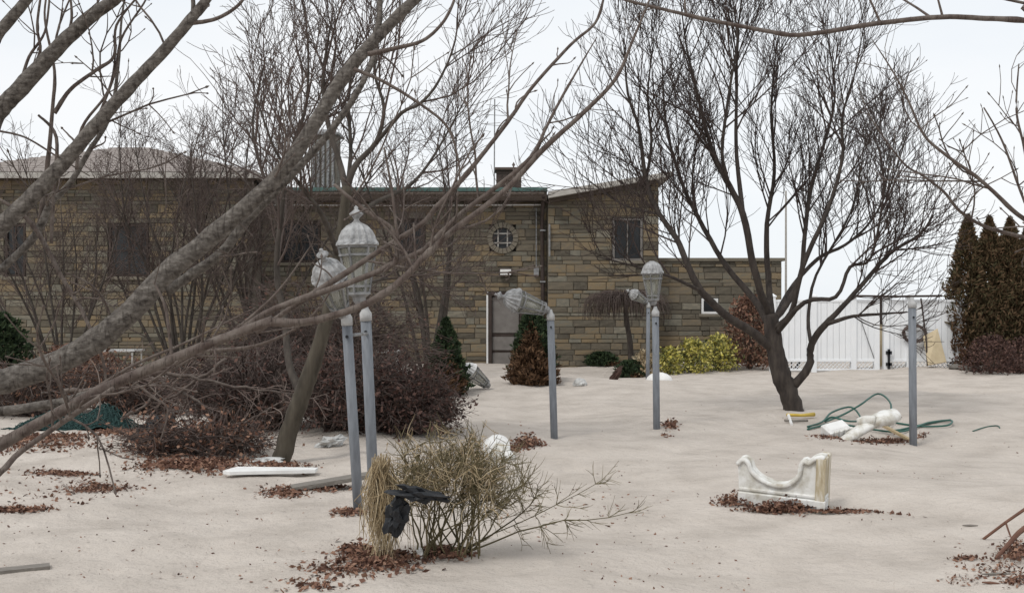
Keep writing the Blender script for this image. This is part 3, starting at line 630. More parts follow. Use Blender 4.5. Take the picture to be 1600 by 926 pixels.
tree('bare_tree', 'bare tree with olive-brown leaning trunk behind the two left lamp posts', G(wx(437, Y1), Y1),
  [(425, 765, 0, .17), (437, 728, 0, .15), (452, 675, 0, .135), (470, 620, 0, .13), (482, 590, 0, .125), (497, 545, 0, .11), (515, 480, 0, .095), (528, 400, 0, .085), (537, 340, 0, .075), (542, 291, 0, .07)],
  [[(542, 295, 0, .06), (555, 259, 0, .05), (588, 222, 0, .04), (600, 168, 0, .03), (585, 110, 0, .02), (592, 20, 0, .01)],
   [(588, 224, 0, .035), (627, 177, -.3, .03), (656, 162, -.4, .026), (685, 128, -.5, .02), (711, 65, -.5, .014), (716, 0, -.5, .007)],
   [(542, 300, 0, .06), (530, 250, .2, .05), (513, 194, .3, .04), (505, 120, .4, .028), (520, 20, .4, .012)],
   [(472, 618, 0, .075), (452, 570, .2, .06), (445, 500, .4, .055), (432, 420, .5, .05), (440, 330, .5, .04), (452, 250, .5, .03), (478, 165, .5, .025), (481, 65, .5, .018), (470, -10, .5, .008)],
   [(440, 330, .5, .035), (410, 270, .7, .028), (395, 190, .8, .02), (415, 90, .9, .01)],
   [(528, 400, 0, .05), (505, 340, -.5, .04), (470, 290, -.9, .03), (430, 235, -1.1, .02), (400, 150, -1.2, .01)],
   [(533, 370, 0, .05), (580, 320, .5, .04), (640, 290, .9, .03), (680, 240, 1.1, .022), (730, 150, 1.2, .01)],
   [(537, 340, 0, .045), (548, 240, .7, .035), (545, 150, .9, .025), (560, 50, 1., .012)],
   [(515, 480, 0, .04), (580, 440, .6, .028), (650, 430, 1, .018), (720, 400, 1.2, .008)]],
  spec1, m_bark1, m_twig1, 5, Y1, lk=.62, lm_=m_barkm, tk=.68)
def vase(name, label, base, n, H, spread, r0, spec, mb_, mt_, seed, dirb=(0, 0), group=None, cat='tree', trop=.05, wig=.1):
    q = random.Random(seed); t = thing(name, base, label, cat, group); tw = [MB(), MB()]; st = MB()
    for k in range(n):
        a = 2*math.pi*(k+q.random())/n; s = spread*q.uniform(.25, 1)
        d = Vector((math.cos(a)*s+dirb[0], math.sin(a)*s*.8+dirb[1], 1)).normalized()
        p = Vector(base)+Vector((math.cos(a), math.sin(a), 0))*r0*2.2*q.random(); p.z -= .15
        pts = path(p, d, H*q.uniform(.7, 1.1), 8, q, wig, trop); rr = np.linspace(r0*q.uniform(.7, 1), .008, 9)
        if name == 'bare_tree': m = MB(); m.tube(pts, rr, 8, cap=True); m.build('stem', mb_, t, smooth=True)
        else: st.tube(pts, rr, 6)
        grow(tw, pts[1:], rr[1], rr[-1], 0, spec, q)
    if st.n: st.build('stems', mb_, t, smooth=True)
    tw[0].build('branches', mt_, t, smooth=True)['kind'] = 'stuff'; tw[1].build('crown', mt_, t, smooth=True)['kind'] = 'stuff'; return t
RMIN[0] = .0036
specv = [(4.0, 1.3, .012, 15, 48, .2, .08), (5.0, .75, .0062, 18, 50, .24, .08), (2.6, .4, .0046, 18, 50, .24, .06)]
vase('bare_tree', 'many-stemmed bare tree behind the left lamp posts, before the flat-roofed wall', gp(665, 592), 9, 6.2, .6, .06, specv, m_barkm, m_twig1, 31)
vase('bare_tree', 'vase-shaped bare shrub tree in front of the hip-roofed house', gp(285, 600), 15, 6.2, .66, .045, specv, m_barkm, m_twig1, 32)
vase('bare_tree', 'bare shrub tree at far left in front of the house wall', gp(95, 600), 9, 5.0, .6, .04, specv, m_barkm, m_twig1, 33)
vase('bare_tree', 'slender bare tree between the hip-roofed house and the left trunk', gp(400, 596), 9, 6.6, .5, .05, specv, m_barkm, m_twig1, 34)
# weeping tree by the stone wall
YWp = 28.6; q0 = random.Random(3); b = G(wx(986, YWp), YWp); t = thing('weeping_tree', b, 'small umbrella-shaped weeping tree against the stone wall', 'tree')
m = MB(); tp = P(976, 466, YWp); m.tube(smooth_line([b-Vector((0, 0, .2)), P(985, 540, YWp), P(979, 500, YWp), tp], 4), np.linspace(.085, .05, 13), 8, cap=True); m.build('trunk', m_bark2, t, smooth=True)
m = MB()
for k in range(620):
    a = q0.uniform(0, 6.28); rr_ = q0.uniform(.25, 1.2); e = tp+Vector((math.cos(a)*rr_, math.sin(a)*rr_*.9, -.05-.18*rr_*rr_-q0.uniform(.0, .42)))
    mid = tp+Vector((math.cos(a)*rr_*.8, math.sin(a)*rr_*.7, q0.uniform(.0, .3)-.12*rr_))
    m.tube(smooth_line([tp+rv(q0)*.05, mid, e+Vector((0, 0, .25)), e], 2), np.linspace(.008, .0042, 7), 3)
m.build('crown', m_twig1, t, smooth=True)['kind'] = 'stuff'

# ---- near trees: only their boughs reach into the frame, trunks stand just outside it
def bough(t, pts, rr, Y, q, mt_=None, spur=3.0, sub=3, tw=None, sides=12, knot=.12):
    rr = [a*(.68 if Y < 3.8 else .7) for a in rr]; P_ = [p if isinstance(p, Vector) else P(p[0], p[1], Y+(p[2] if len(p) > 2 else 0)) for p in pts]; n = 6
    l = smooth_line(P_, n); r_ = np.interp(np.linspace(0, 1, len(l)), np.linspace(0, 1, len(rr)), rr)
    l = [p+rv(q)*float(a)*.05 for p, a in zip(l, r_)]
    for k in range(1, len(r_)-1):
        if q.random() < .12: r_[k] *= 1+knot*q.uniform(.4, 1.1); r_[k-1] *= 1+knot*.25; r_[k+1] *= 1+knot*.25
    m = MB(); m.tube(l, r_, sides, cap=True); o = m.build('branch', mt_ or m_barkfg, t, smooth=True)
    tot = sum((l[i+1]-l[i]).length for i in range(len(l)-1))
    for c_ in range(int(tot*spur)):
        i = q.randrange(1, len(l)-1); p = l[i]; tan = (l[i+1]-l[i-1]).normalized(); d = tan*q.uniform(.2, .9)+tan.cross(rv(q)).normalized()*.9+UP*.25
        Ls = q.uniform(.04, .16) if q.random() < .6 else q.uniform(.2, .55)
        sp = path(p, d, Ls, 6, q, .3, .10); r0 = min(.0042, r_[i]*.5)*(1 if Ls < .2 else 1.1); e_ = (sp[-1]-sp[-2]).normalized(); sp = sp+[sp[-1]+e_*.007, sp[-1]+e_*.018]; rad = np.concatenate([np.linspace(r0, r0*.5, 7), [r0*1.15, r0*.15]])
        s = MB(); s.tube(sp, rad, 6)
        if Ls > .2:
            for e in range(int(Ls*14)):
                j = q.randrange(1, 6); sp2 = path(sp[j], (sp[j]-sp[j-1]).normalized()+rv(q)*.9, q.uniform(.03, .14), 3, q, .2, .08); e_ = (sp2[-1]-sp2[-2]).normalized(); s.tube(sp2+[sp2[-1]+e_*.005, sp2[-1]+e_*.013], (r0*.6, r0*.5, r0*.42, r0*.4, r0*.85, r0*.12), 5)
        s.build('twig', m_twigfg, o, smooth=True)
    return o
near_bark(m_twigfg, 55)
q = random.Random(11); tb = G(-3.0, 4.4)
ft = thing('cherry_tree', tb, 'near tree whose thick grey boughs sweep across the left of the view', 'tree')
trunk = smooth_line([tb-Vector((0, 0, .3)), Vector((-2.9, 4.4, .5)), Vector((-2.75, 4.35, 1.1)), Vector((-2.6, 4.2, 1.7)), Vector((-2.45, 4.1, 2.3))], 5)
m = MB(); m.tube(trunk, np.linspace(.2, .11, len(trunk)), 16, cap=True); m.build('trunk', m_barkfg, ft, smooth=True)
T = lambda z: min(trunk, key=lambda p: abs(p.z-z))
Yf = 4.0
bough(ft, [T(.75), (-60, 622), (20, 592), (110, 556), (190, 500), (262, 425), (330, 370), (420, 290), (478, 215), (530, 130), (582, 66), (650, -2), (720, -60)], [.085, .072, .062, .060, .058, .052, .046, .040, .037, .034, .030, .026, .022], Yf, q, spur=4)
bough(ft, [(262, 455), (300, 428), (345, 396), (385, 345), (430, 300), (500, 225), (555, 150), (590, 78, .05)], [.024, .027, .026, .024, .022, .019, .016, .014], Yf+.16, q)
bough(ft, [(582, 70), (592, 35), (594, 0), (600, -60)], [.02, .016, .014, .012], Yf, q, spur=2)
bough(ft, [(575, 85), (620, 75), (660, 64), (690, 38), (708, 5), (720, -40)], [.013, .011, .009, .008, .007, .005], Yf-.05, q, m_twigfg)
bough(ft, [(553, 108), (600, 128), (660, 165), (700, 200), (716, 250), (718, 280)], [.010, .008, .007, .006, .005, .003], Yf-.08, q, m_twigfg, spur=2)
bough(ft, [T(1.5), (-70, 420), (-10, 365), (42, 315), (97, 257), (146, 200), (200, 139), (243, 94), (291, 39), (325, -3), (360, -50)], [.06, .05, .043, .040, .036, .032, .030, .028, .026, .022, .018], Yf-.1, q, spur=4)
bough(ft, [(300, 36), (325, 33), (350, 24), (378, 2), (400, -40)], [.012, .010, .009, .008, .006], Yf-.1, q, m_twigfg)
bough(ft, [(300, 36), (302, 12), (300, -30)], [.014, .011, .009], Yf-.1, q, spur=1)
bough(ft, [T(2.0), (-60, 255), (-5, 178), (32, 138), (97, 68), (146, 23), (185, -5), (230, -50)], [.06, .052, .045, .042, .037, .034, .028, .022], Yf+.05, q, spur=5)
bough(ft, [T(2.2), (-50, 105), (0, 48), (42, 0), (70, -40)], [.04, .034, .028, .024, .02], Yf-.15, q, spur=4)
bough(ft, [T(1.2), (-60, 470), (0, 422), (55, 368), (78, 320), (110, 285), (140, 235), (172, 180), (185, 100), (190, 30), (200, -30)], [.03, .026, .022, .02, .018, .016, .014, .010, .008, .006, .004], Yf+.3, q)
bough(ft, [(60, 362), (75, 250), (82, 170), (85, 110), (70, 30), (75, -20)], [.014, .012, .010, .008, .006, .004], Yf+.32, q, m_twigfg)
bough(ft, [(0, 312), (35, 335), (62, 368), (95, 430), (130, 490), (160, 560), (165, 600)], [.008, .011, .013, .011, .010, .008, .005], Yf+.25, q, m_twigfg)
bough(ft, [(85, 177), (110, 140), (150, 110), (178, 88), (182, 40), (215, -5)], [.012, .010, .009, .008, .006, .005], Yf+.1, q, m_twigfg, spur=6)
bough(ft, [(0, 205), (40, 215), (90, 245), (140, 275)], [.006, .005, .004, .003], Yf+.3, q, m_twigfg)
for l, rr_, sp_ in (([(8, 150), (60, 90), (58, 40), (66, -20)], [.010, .008, .007, .005], 9), ([(100, 70), (112, 30), (108, -20)], [.009, .007, .005], 8), ([(60, 180), (88, 215), (84, 300), (80, 380)], [.006, .009, .010, .009], 3),
  ([(150, 190), (178, 120), (190, 60), (225, 5), (235, -20)], [.007, .006, .006, .005, .004], 11), ([(120, 265), (128, 200), (170, 140), (182, 70)], [.009, .008, .006, .004], 10), ([(30, 140), (45, 90), (70, 50), (78, -10)], [.009, .008, .006, .005], 9)):
    bough(ft, l, rr_, Yf+.12, q, m_twigfg, spur=sp_)
Yn = 3.4
bough(ft, [T(.55), (-80, 730), (0, 694), (90, 645), (178, 600), (269, 561), (340, 532), (426, 500)], [.045, .033, .026, .025, .024, .0225, .021, .021], Yn, q, m_twigfg, knot=.2)
bough(ft, [T(.5), (-60, 775), (35, 703), (123, 642), (178, 606)], [.022, .015, .012, .011, .010], Yn-.05, q, m_twigfg)
bough(ft, [T(.65), (-70, 655), (0, 643), (60, 634), (105, 625), (170, 604)], [.03, .024, .022, .021, .018, .014], Yn+.12, q)
bough(ft, [(420, 503), (475, 503), (530, 490), (581, 470), (627, 438), (665, 399), (708, 360), (756, 324), (800, 287), (850, 232), (913, 175), (962, 123), (988, 65), (1017, -5)], [.017, .017, .016, .0155, .015, .014, .013, .012, .012, .011, .010, .008, .006, .004], Yn, q, m_twigfg, spur=5, knot=.25)
bough(ft, [(380, 512), (430, 482), (530, 447), (581, 428), (620, 409), (659, 392), (691, 363), (724, 331), (800, 273), (835, 238), (853, 200), (878, 152), (905, 105), (933, 58)], [.013, .0135, .0135, .013, .013, .012, .012, .011, .010, .008, .007, .006, .004, .002], Yn+.06, q, m_twigfg, spur=5, knot=.25)
bough(ft, [(400, 520), (470, 470), (533, 431), (607, 383), (659, 350), (682, 324), (717, 286), (759, 235), (800, 181), (832, 136), (891, 71), (930, 36), (944, -5)], [.010, .012, .0125, .012, .012, .012, .011, .010, .009, .008, .007, .006, .005], Yn+.12, q, m_twigfg, spur=5, knot=.25)
bough(ft, [(522, 288), (545, 308), (580, 335), (612, 357), (620, 385), (617, 408), (600, 425)], [.007, .009, .009, .009, .011, .010, .006], Yn+.05, q, m_twigfg, spur=6)
bough(ft, [(600, 230), (612, 295), (618, 345), (622, 375)], [.004, .006, .007, .007], Yn+.05, q, m_twigfg, spur=3)
bough(ft, [(300, 548), (400, 540), (480, 500), (520, 440), (488, 410)], [.010, .008, .006, .004, .003], Yn+.2, q, m_twigfg, spur=3)
bough(ft, [(178, 602), (300, 560), (420, 470), (485, 385)], [.010, .008, .006, .003], Yn+.3, q, m_twigfg, spur=4)
bough(ft, [(90, 645), (200, 575), (290, 535), (400, 480)], [.010, .008, .006, .003], Yn+.35, q, m_twigfg, spur=4)
bough(ft, [(269, 561), (262, 500), (255, 470), (240, 440)], [.008, .007, .006, .004], Yn, q, m_twigfg, spur=5)
bough(ft, [(200, 590), (240, 620), (262, 640), (250, 690)], [.006, .005, .004, .003], Yn, q, m_twigfg, spur=5)
q = random.Random(12); tb = G(3.2, 4.3)
fr = thing('cherry_tree', tb, 'near tree whose thin boughs reach in from the right and top right', 'tree')
trunk = smooth_line([tb-Vector((0, 0, .3)), Vector((3.1, 4.3, .7)), Vector((2.95, 4.2, 1.5)), Vector((2.8, 4.0, 2.2)), Vector((2.6, 3.8, 2.75))], 5)
m = MB(); m.tube(trunk, np.linspace(.15, .05, len(trunk)), 14, cap=True); m.build('trunk', m_barkfg, fr, smooth=True)
Yr = 3.6
bough(fr, [T(2.6), (1700, 40), (1600, 32), (1540, 29), (1470, 27), (1370, 37), (1290, 50), (1240, 55), (1200, 49), (1110, 32), (1050, 18), (970, -2), (900, -30)], [.03, .014, .0125, .0125, .012, .0115, .011, .0105, .010, .009, .008, .007, .005], Yr, q, m_twigfg, spur=1.0, knot=.2)
for a in ([(1073, 22), (1070, 8), (1072, -20)], [(1375, 35), (1365, 12), (1352, -15)], [(1473, 27), (1468, 8), (1462, -15)]): bough(fr, a, [.006, .005, .004], Yr, q, m_twigfg, spur=0)
bough(fr, [T(2.75), (1640, 12), (1600, 5), (1560, -3), (1500, -12)], [.02, .008, .007, .006, .005], Yr, q, m_twigfg, spur=1)
Yr = 4.0
bough(fr, [T(1.6), (1680, 380), (1600, 342), (1553, 300), (1524, 275), (1475, 240), (1443, 210), (1420, 159), (1394, 110), (1362, 61)], [.03, .014, .0115, .010, .009, .008, .0065, .0055, .004, .002], Yr, q, m_twigfg, spur=7)
bough(fr, [T(1.4), (1690, 395), (1600, 371), (1540, 354), (1500, 330), (1475, 300), (1443, 275), (1410, 253), (1359, 181), (1339, 126)], [.025, .012, .010, .009, .008, .007, .006, .005, .0035, .002], Yr+.1, q, m_twigfg, spur=6)
bough(fr, [T(1.9), (1660, 390), (1610, 330), (1595, 300), (1570, 230), (1553, 195), (1537, 168)], [.02, .012, .006, .006, .005, .004, .003], Yr-.1, q, m_twigfg, spur=3)
bough(fr, [T(2.1), (1650, 290), (1610, 260), (1598, 220), (1588, 170), (1592, 100)], [.02, .010, .007, .006, .005, .003], Yr-.1, q, m_twigfg, spur=8)

# ------------------------------------------------------------------ shrubs and foliage
def rdir(n, rs): return unit(rs.normal(size=(n, 3)))
def leafcloud(m, c, size, rs, flat=.0, ratio=.5, updir=None, ub=0.0):
    n = len(c); u = rdir(n, rs)
    if updir is not None: u = unit(u*(1-ub)+np.asarray(updir)*ub)
    if flat: u[:, 2] *= (1-flat); u = unit(u)
    w = unit(np.cross(u, rdir(n, rs)*np.array([1, 1, 1-flat*.0])))
    if flat: w[:, 2] *= (1-flat); w = unit(w)
    s = size*rs.uniform(.35, 1.4, (n, 1)); m.quads(c, u*s, w*s*ratio*rs.uniform(.6, 1.3, (n, 1)))
def evergreen(name, label, base, H, Rr, n, seed, mats, prof, brown=0.0, size=.05, group=None, cat='shrub'):
    rs = np.random.RandomState(seed); q = random.Random(seed); t = thing(name, base, label, cat, group)
    m = MB(); m.tube([Vector(base)-Vector((0, 0, .2)), Vector(base)+Vector((0, 0, H*.85))], (Rr*.10, Rr*.03), 7); m.build('trunk', m_dark, t)
    h = rs.uniform(0.0, 1, n); rad = np.array([prof(x) for x in h])
    a = rs.uniform(0, 2*math.pi, n); lump = 1+.16*np.sin(a*5+h*17+seed)+.12*np.sin(a*9-h*31)+.1*np.sin(h*57+a*3)
    rr = rad*Rr*lump*rs.uniform(.0, 1, n)**.28
    c = np.stack([rr*np.cos(a), rr*np.sin(a), h*H], -1)+np.array(base); out = np.stack([np.cos(a), np.sin(a), np.full(n, .9)], -1)
    low = h+.25*np.sin(a*2+seed)+rs.normal(0, .08, n) < brown
    for sel, mt_, nm in ((~low, mats[0], 'foliage'), (low, mats[1], 'dead_foliage')):
        if sel.sum() < 20: continue
        m = MB(); k = int(sel.sum()); u = unit(unit(out[sel])*.9+rdir(k, rs)*.7); w = unit(np.cross(u, rdir(k, rs))); s = size*rs.uniform(.5, 1.4, (k, 1))
        m.quads(c[sel], u*s, w*s*.33); m.build(nm, mt_, t)
    return t
cone = lambda h: (1-h)**.75*min(1, .55+h*4)
dome_ = lambda h: (1-h)**.55*min(1, .8+h*2)
egg = lambda h: math.sqrt(max(0, 1-((h-.32)/.69)**2))
col = lambda h: min(1, (1-h)*1.9)**.75*min(1, .75+h*2)
b = gp(697, 616); evergreen('conical_evergreen', 'small dark green conical evergreen left of the door', b, 1.38, .46, 10000, 1, (m_conif, m_conifb), cone, .16)
b = gp(833, 607); evergreen('rounded_evergreen', 'rounded evergreen, green above and browned below, in front of the door', b, 1.5, .5, 13000, 2, (m_conif, m_conifb), dome_, .5)
b = gp(-5, 615); evergreen('evergreen_shrub', 'dark green shrub at the left edge before the house', b, 1.5, .55, 7000, 3, (m_conif, m_conifb), egg, .1, .06)
for px, top_, w_, s_ in ((1512, 336, .40, 1), (1546, 338, .38, 2), (1578, 340, .38, 3), (1606, 352, .40, 4)):
    Ya = 28.4; b = G(wx(px, Ya), Ya); evergreen('arborvitae', {1: 'leftmost tall browned arborvitae of the row by the fence', 2: 'second tall arborvitae from the left in the row by the fence', 3: 'third tall arborvitae from the left in the row by the fence', 4: 'fourth arborvitae of the row, cut by the right edge'}[s_], b, wz(top_, Ya)-b.z, w_+.13, 15000, 40+s_, (m_arbor, m_conifb), col, .05, .06, 'arborvitae row by the fence', 'tree')
for px, py, H, r_, lb, s_ in ((940, 571, .38, .42, 'low dark green juniper at the foot of the stone wall', 6), (985, 583, .42, .34, 'low dark green juniper under the weeping tree', 7)):
    evergreen('juniper', lb, gp(px, py), H, r_, 3500, s_, (m_conif, m_conifb), egg, .05, .05)
def leafy(name, label, base, H, Rr, n, seed, lm, sm, size=.04, group=None, prof=egg):
    rs = np.random.RandomState(seed); q = random.Random(seed); t = thing(name, base, label, 'shrub', group); st = MB()
    for k in range(26):
        a = q.uniform(0, 6.28); st.tube(path(Vector(base)-Vector((0, 0, .05)), Vector((math.cos(a)*q.uniform(.1, .8), math.sin(a)*q.uniform(.1, .8), 1)), H*q.uniform(.7, 1), 5, q, .15, .03), np.linspace(.012, .004, 6), 4)
    st.build('stems', sm, t); h = rs.uniform(.04, 1, n); a = rs.uniform(0, 6.283, n); lump = 1+.2*np.sin(a*4+h*9+seed)+.15*np.sin(a*7-h*13)
    rr = np.array([prof(x) for x in h])*Rr*lump*rs.uniform(0, 1, n)**.4
    m = MB(); leafcloud(m, np.stack([rr*np.cos(a), rr*np.sin(a), h*H], -1)+rs.normal(0, .05, (n, 3))*np.array([1, 1, .8])+np.array(base), size, rs); m.build('leaves', lm, t); return t
YG = 'yellow variegated shrubs along the stone wall'
leafy('variegated_shrub', 'small yellow-green shrub right behind the slim lamp post', gp(1045, 584), .62, .34, 1500, 1, m_yel, m_olive, group=YG)
leafy('variegated_shrub', 'brightest yellow shrub in the middle of the wall planting', gp(1082, 582), .8, .46, 2600, 2, m_yel, m_olive, group=YG)
leafy('variegated_shrub', 'yellow-green shrub at the right end of the wall planting', gp(1122, 577), .88, .48, 2600, 3, m_yel, m_olive, group=YG)
leafy('dead_leaf_shrub', 'straw-brown dead shrub at the foot of the farthest lamp post', gp(1008, 588), .6, .28, 900, 4, m_straw, m_twig1)
leafy('dead_leaf_shrub', 'russet-leaved shrub between yellow shrubs and the right tree trunk', gp(1172, 576), 1.9, .75, 4200, 5, m_leafd, m_twig1, .05)
leafy('dead_leaf_shrub', 'low russet hedge shrub in front of the arborvitae', gp(1548, 584), .85, .6, 3600, 6, m_leafp, m_twigp, .035)
leafy('dead_leaf_shrub', 'low russet hedge shrub at the right edge before the arborvitae', gp(1604, 585), .85, .6, 3400, 7, m_leafp, m_twigp, .035)
leafy('dead_leaf_shrub', 'russet dead shrub in front of the house at far left', gp(120, 622), .9, .8, 3000, 8, m_leafd, m_twig1, .05)
def brush(name, label, base, rx, ry, H, n, nl, seed, tm, lm, group=None, r0=.012):
    """a fallen tangle: stems arch outwards from the middle, with leaves caught on them"""
    q = random.Random(seed); rs = np.random.RandomState(seed); t = thing(name, base, label, 'shrub', group); st = MB(); fine = MB(); pl = []
    B_ = Vector(base)
    for k in range(n):
        a = q.uniform(0, 6.283); f = q.uniform(.25, 1)**.6; s = B_+Vector((q.uniform(-.35, .35)*rx, q.uniform(-.35, .35)*ry, -.03))
        el = q.uniform(.0, 1); e = B_+Vector((math.cos(a)*rx*f, math.sin(a)*ry*f, H*math.sqrt(max(0, 1-f*f*.9))*q.uniform(.2, 1.05)))
        mid = s.lerp(e, .5)+Vector((0, 0, H*q.uniform(.05, .35)))+rv(q)*.12
        pts = smooth_line([s, mid, e+rv(q)*.1], 3)
        for p in pts: p.z = max(p.z, float(gz(p.x, p.y))-.02)
        st.tube(pts, np.linspace(r0*q.uniform(.5, 1.1), .003, len(pts)), 4)
        for c_ in range(7):
            i = q.randrange(1, len(pts)-1); d = (pts[i+1]-pts[i]).normalized()+rv(q)*.8+UP*.1
            cp = path(pts[i], d, q.uniform(.12, .42), 3, q, .25, 0.0); fine.tube(cp, np.linspace(.0045, .002, 4), 3); pl += [tuple(x) for x in cp[1:]]
        pl += [tuple(x) for x in pts[2:]]
    st.build('stems', tm, t)['kind'] = 'stuff'; fine.build('twigs', tm, t)['kind'] = 'stuff'
    if nl:
        c = np.array(pl)[rs.randint(0, len(pl), nl)]+rs.normal(0, .03, (nl, 3)); c[:, 2] = np.maximum(c[:, 2], gz(c[:, 0], c[:, 1])+.004)
        m = MB(); leafcloud(m, c, .026, rs, ratio=.55); m.build('dead_leaves', lm, t)
    return t
BG = 'dead shrubs heaped before the left trees'
brush('dead_shrub', 'dense purple-brown dead shrub right of the left lamp posts', gp(640, 672), .62, .75, .8, 380, 11000, 51, m_twig1, m_leafp, BG)
brush('dead_shrub', 'dark dead shrub directly behind the two left lamp posts', gp(555, 668), .9, 1.0, 1.1, 360, 9000, 52, m_twig1, m_leafp, BG)
brush('dead_shrub', 'tangled dead shrub heaped left of the olive-brown trunk', gp(390, 668), 1.15, 1.0, 1.2, 420, 4000, 53, m_twig1, m_leafp, BG, .016)
brush('dead_shrub', 'low brown brush with caught leaves in front of the left trunk', gp(310, 708), .95, .6, .34, 130, 2000, 54, m_twig1, m_leafd, BG)
brush('dead_shrub', 'tangled dead shrub behind the green netting', gp(215, 640), 1.2, .9, 1.0, 240, 3000, 55, m_twig1, m_leafd, BG, .016)
brush('dead_shrub', 'twiggy dead shrub at left edge behind the netting', gp(40, 640), 1.2, .9, 1.0, 220, 2600, 56, m_twig1, m_leafd, BG, .014)
brush('dead_shrub', 'bare brown brush filling the gap below the flat-roofed wall', gp(500, 618), 2.3, 1.1, 2.3, 620, 4500, 57, m_twig1, m_leafp, BG, .014)

# fallen boughs lying on the brush
FB = 'fallen bare boughs on the brush'
for k, (l, rr_, lb) in enumerate((
  ([(95, 612, .45), (150, 605, .5), (205, 590, .55), (262, 600, .4), (330, 640, .2)], (.03, .012), 'pale bare bough lying above the green netting'),
  ([(255, 580, .75), (330, 596, .6), (420, 612, .45), (500, 625, .3)], (.022, .008), 'long thin bough lying across the brush left of the trunk'),
  ([(190, 655, .05), (230, 628, .3), (262, 600, .5), (300, 560, .8)], (.02, .006), 'bough rising from sand behind the black bag'),
  ([(300, 700, .02), (360, 670, .3), (420, 640, .5), (470, 600, .8)], (.018, .006), 'bough slanting up through brush in front of the left trunk'),
  ([(350, 560, .9), (300, 600, .6), (240, 640, .3), (225, 676, .05)], (.02, .007), 'bough arching down to the sand left of the brush'))):
    qq = random.Random(900+k); Yk = 12.6; pts = smooth_line([P(a, b_, Yk) for a, b_, c_ in l], 5); pts = [p+rv(qq)*.02 for p in pts]; t = thing('fallen_bough', pts[0], lb, 'branch', FB)
    m = MB(); rad = np.linspace(*rr_, len(pts)); m.tube(pts, rad, 7, cap=True); m.build('bough', m_twigfg, t, smooth=True); RMIN[0] = .0028; tw = [MB()]
    grow(tw, pts, rad[0], rad[-1], 0, [(9, .5, .007, 25, 60, .22, .0), (6, .22, .004, 25, 60, .2, 0)], qq); tw[0].build('twigs', m_twigp, t)['kind'] = 'stuff'
# ---- foreground bush with caught straw and black plastic
qb = random.Random(77); rs = np.random.RandomState(77); b = gp(690, 868); fb = thing('storm_battered_bush', b, 'olive-stemmed bush in the foreground with straw caught in its stems', 'bush')
st = MB(); fine = MB(); tips = []
ends = [(612, 700), (628, 690), (640, 670), (655, 695), (672, 680), (690, 672), (705, 690), (722, 676), (738, 690), (752, 684), (768, 700), (782, 705), (796, 715), (810, 735), (822, 752), (648, 730), (668, 725), (690, 730), (712, 722), (735, 735), (758, 740), (780, 760), (800, 775), (622, 735), (605, 720), (830, 735), (935, 715), (985, 785), (860, 730)]
for ex, ey in ends+ends[4:14]:
    Yb = b.y+qb.uniform(-.35, .35); s = b+Vector((qb.uniform(-.16, .24), qb.uniform(-.1, .1), -.05)); e = P(ex+qb.uniform(-18, 18), max(ey, 672)+qb.uniform(0, 35), Yb)
    mid = s.lerp(e, .5)+Vector((-(e.x-s.x)*qb.uniform(-.1, .3), 0, qb.uniform(0, .1)))+rv(qb)*.08; pts = smooth_line([s, mid, e], 5); pts = [p+rv(qb)*.012 for p in pts]
    st.tube(pts, np.linspace(qb.uniform(.004, .0085), .0016, len(pts)), 5)
    for c_ in range(14):
        i = qb.randrange(5, len(pts)-1); d = (pts[i+1]-pts[i]).normalized()+rv(qb)*1.1+UP*.05; cp = path(pts[i], d, qb.uniform(.05, .24), 4, qb, .3, .03)
        fine.tube(cp, np.linspace(.0032, .0014, 5), 3); tips += cp[1:]
        for f_ in range(3):
            cp2 = path(cp[qb.randrange(1, 4)], d+rv(qb)*.8, qb.uniform(.04, .14), 3, qb, .2, .02); fine.tube(cp2, (.002, .0018, .0014, .001), 3)
st.build('stems', m_olive, fb, smooth=True); fine.build('twigs', m_olive, fb)
sw = MB()
for k in range(1500):
    p = tips[qb.randrange(len(tips))]
    if p.x > b.x+.35 or p.z > .9 or p.z < .42: continue
    cp = path(p, rv(qb)+Vector((0, 0, -.5)), qb.uniform(.05, .17), 4, qb, .4, -.06); sw.tube(cp, (.0025, .0025, .002, .0018, .001), 3)
sw.build('caught_straw', m_straw, fb)
c0 = P(597, 740, b.y+.05); gs = MB(); g0 = gp(595, 880)
for k in range(340):
    s = c0+Vector((qb.uniform(-.06, .06), qb.uniform(-.12, .12), qb.uniform(-.1, .12))); e = Vector((g0.x+qb.gauss(0, .06), b.y+qb.gauss(-.05, .1), 0)); e.z = float(gz(e.x, e.y))+qb.uniform(.0, .25)
    gs.tube(smooth_line([s, s.lerp(e, .5)+Vector((qb.gauss(0, .05), qb.gauss(0, .05), .03)), e], 2), (.003, .003, .0025, .002, .0015), 3)
tag(gs.build('straw_clump', m_straw, org=g0), 'hanging clump of pale straw on the left side of the foreground bush', 'straw')
def crumple(name, c, sx, sy, sz, seed, mt_, label, cat, rot=0, amp=.45, sub=3):
    import bmesh
    bm = bmesh.new(); bmesh.ops.create_icosphere(bm, subdivisions=sub, radius=1)
    off = Vector((seed*3.1, seed*1.7, seed)); Rm = Matrix.Rotation(R(rot), 3, 'Y')
    for v in bm.verts:
        n_ = mnoise.noise(v.co*1.6+off)+.6*mnoise.noise(v.co*3.7+off)+.3*mnoise.noise(v.co*8+off); v.co = v.co*(1+amp*n_); v.co = Rm @ Vector((v.co.x*sx, v.co.y*sy, v.co.z*sz))
    me = bpy.data.meshes.new(name); bm.to_mesh(me); bm.free(); me.materials.append(mt_); o = bpy.data.objects.new(name, me); COL.objects.link(o); o.location = c
    return tag(o, label, cat)
crumple('plastic_scrap', P(655, 772, b.y-.42), .14, .05, .035, 1, m_black, 'torn black plastic strip snagged across the foreground bush', 'plastic', 8, .9)
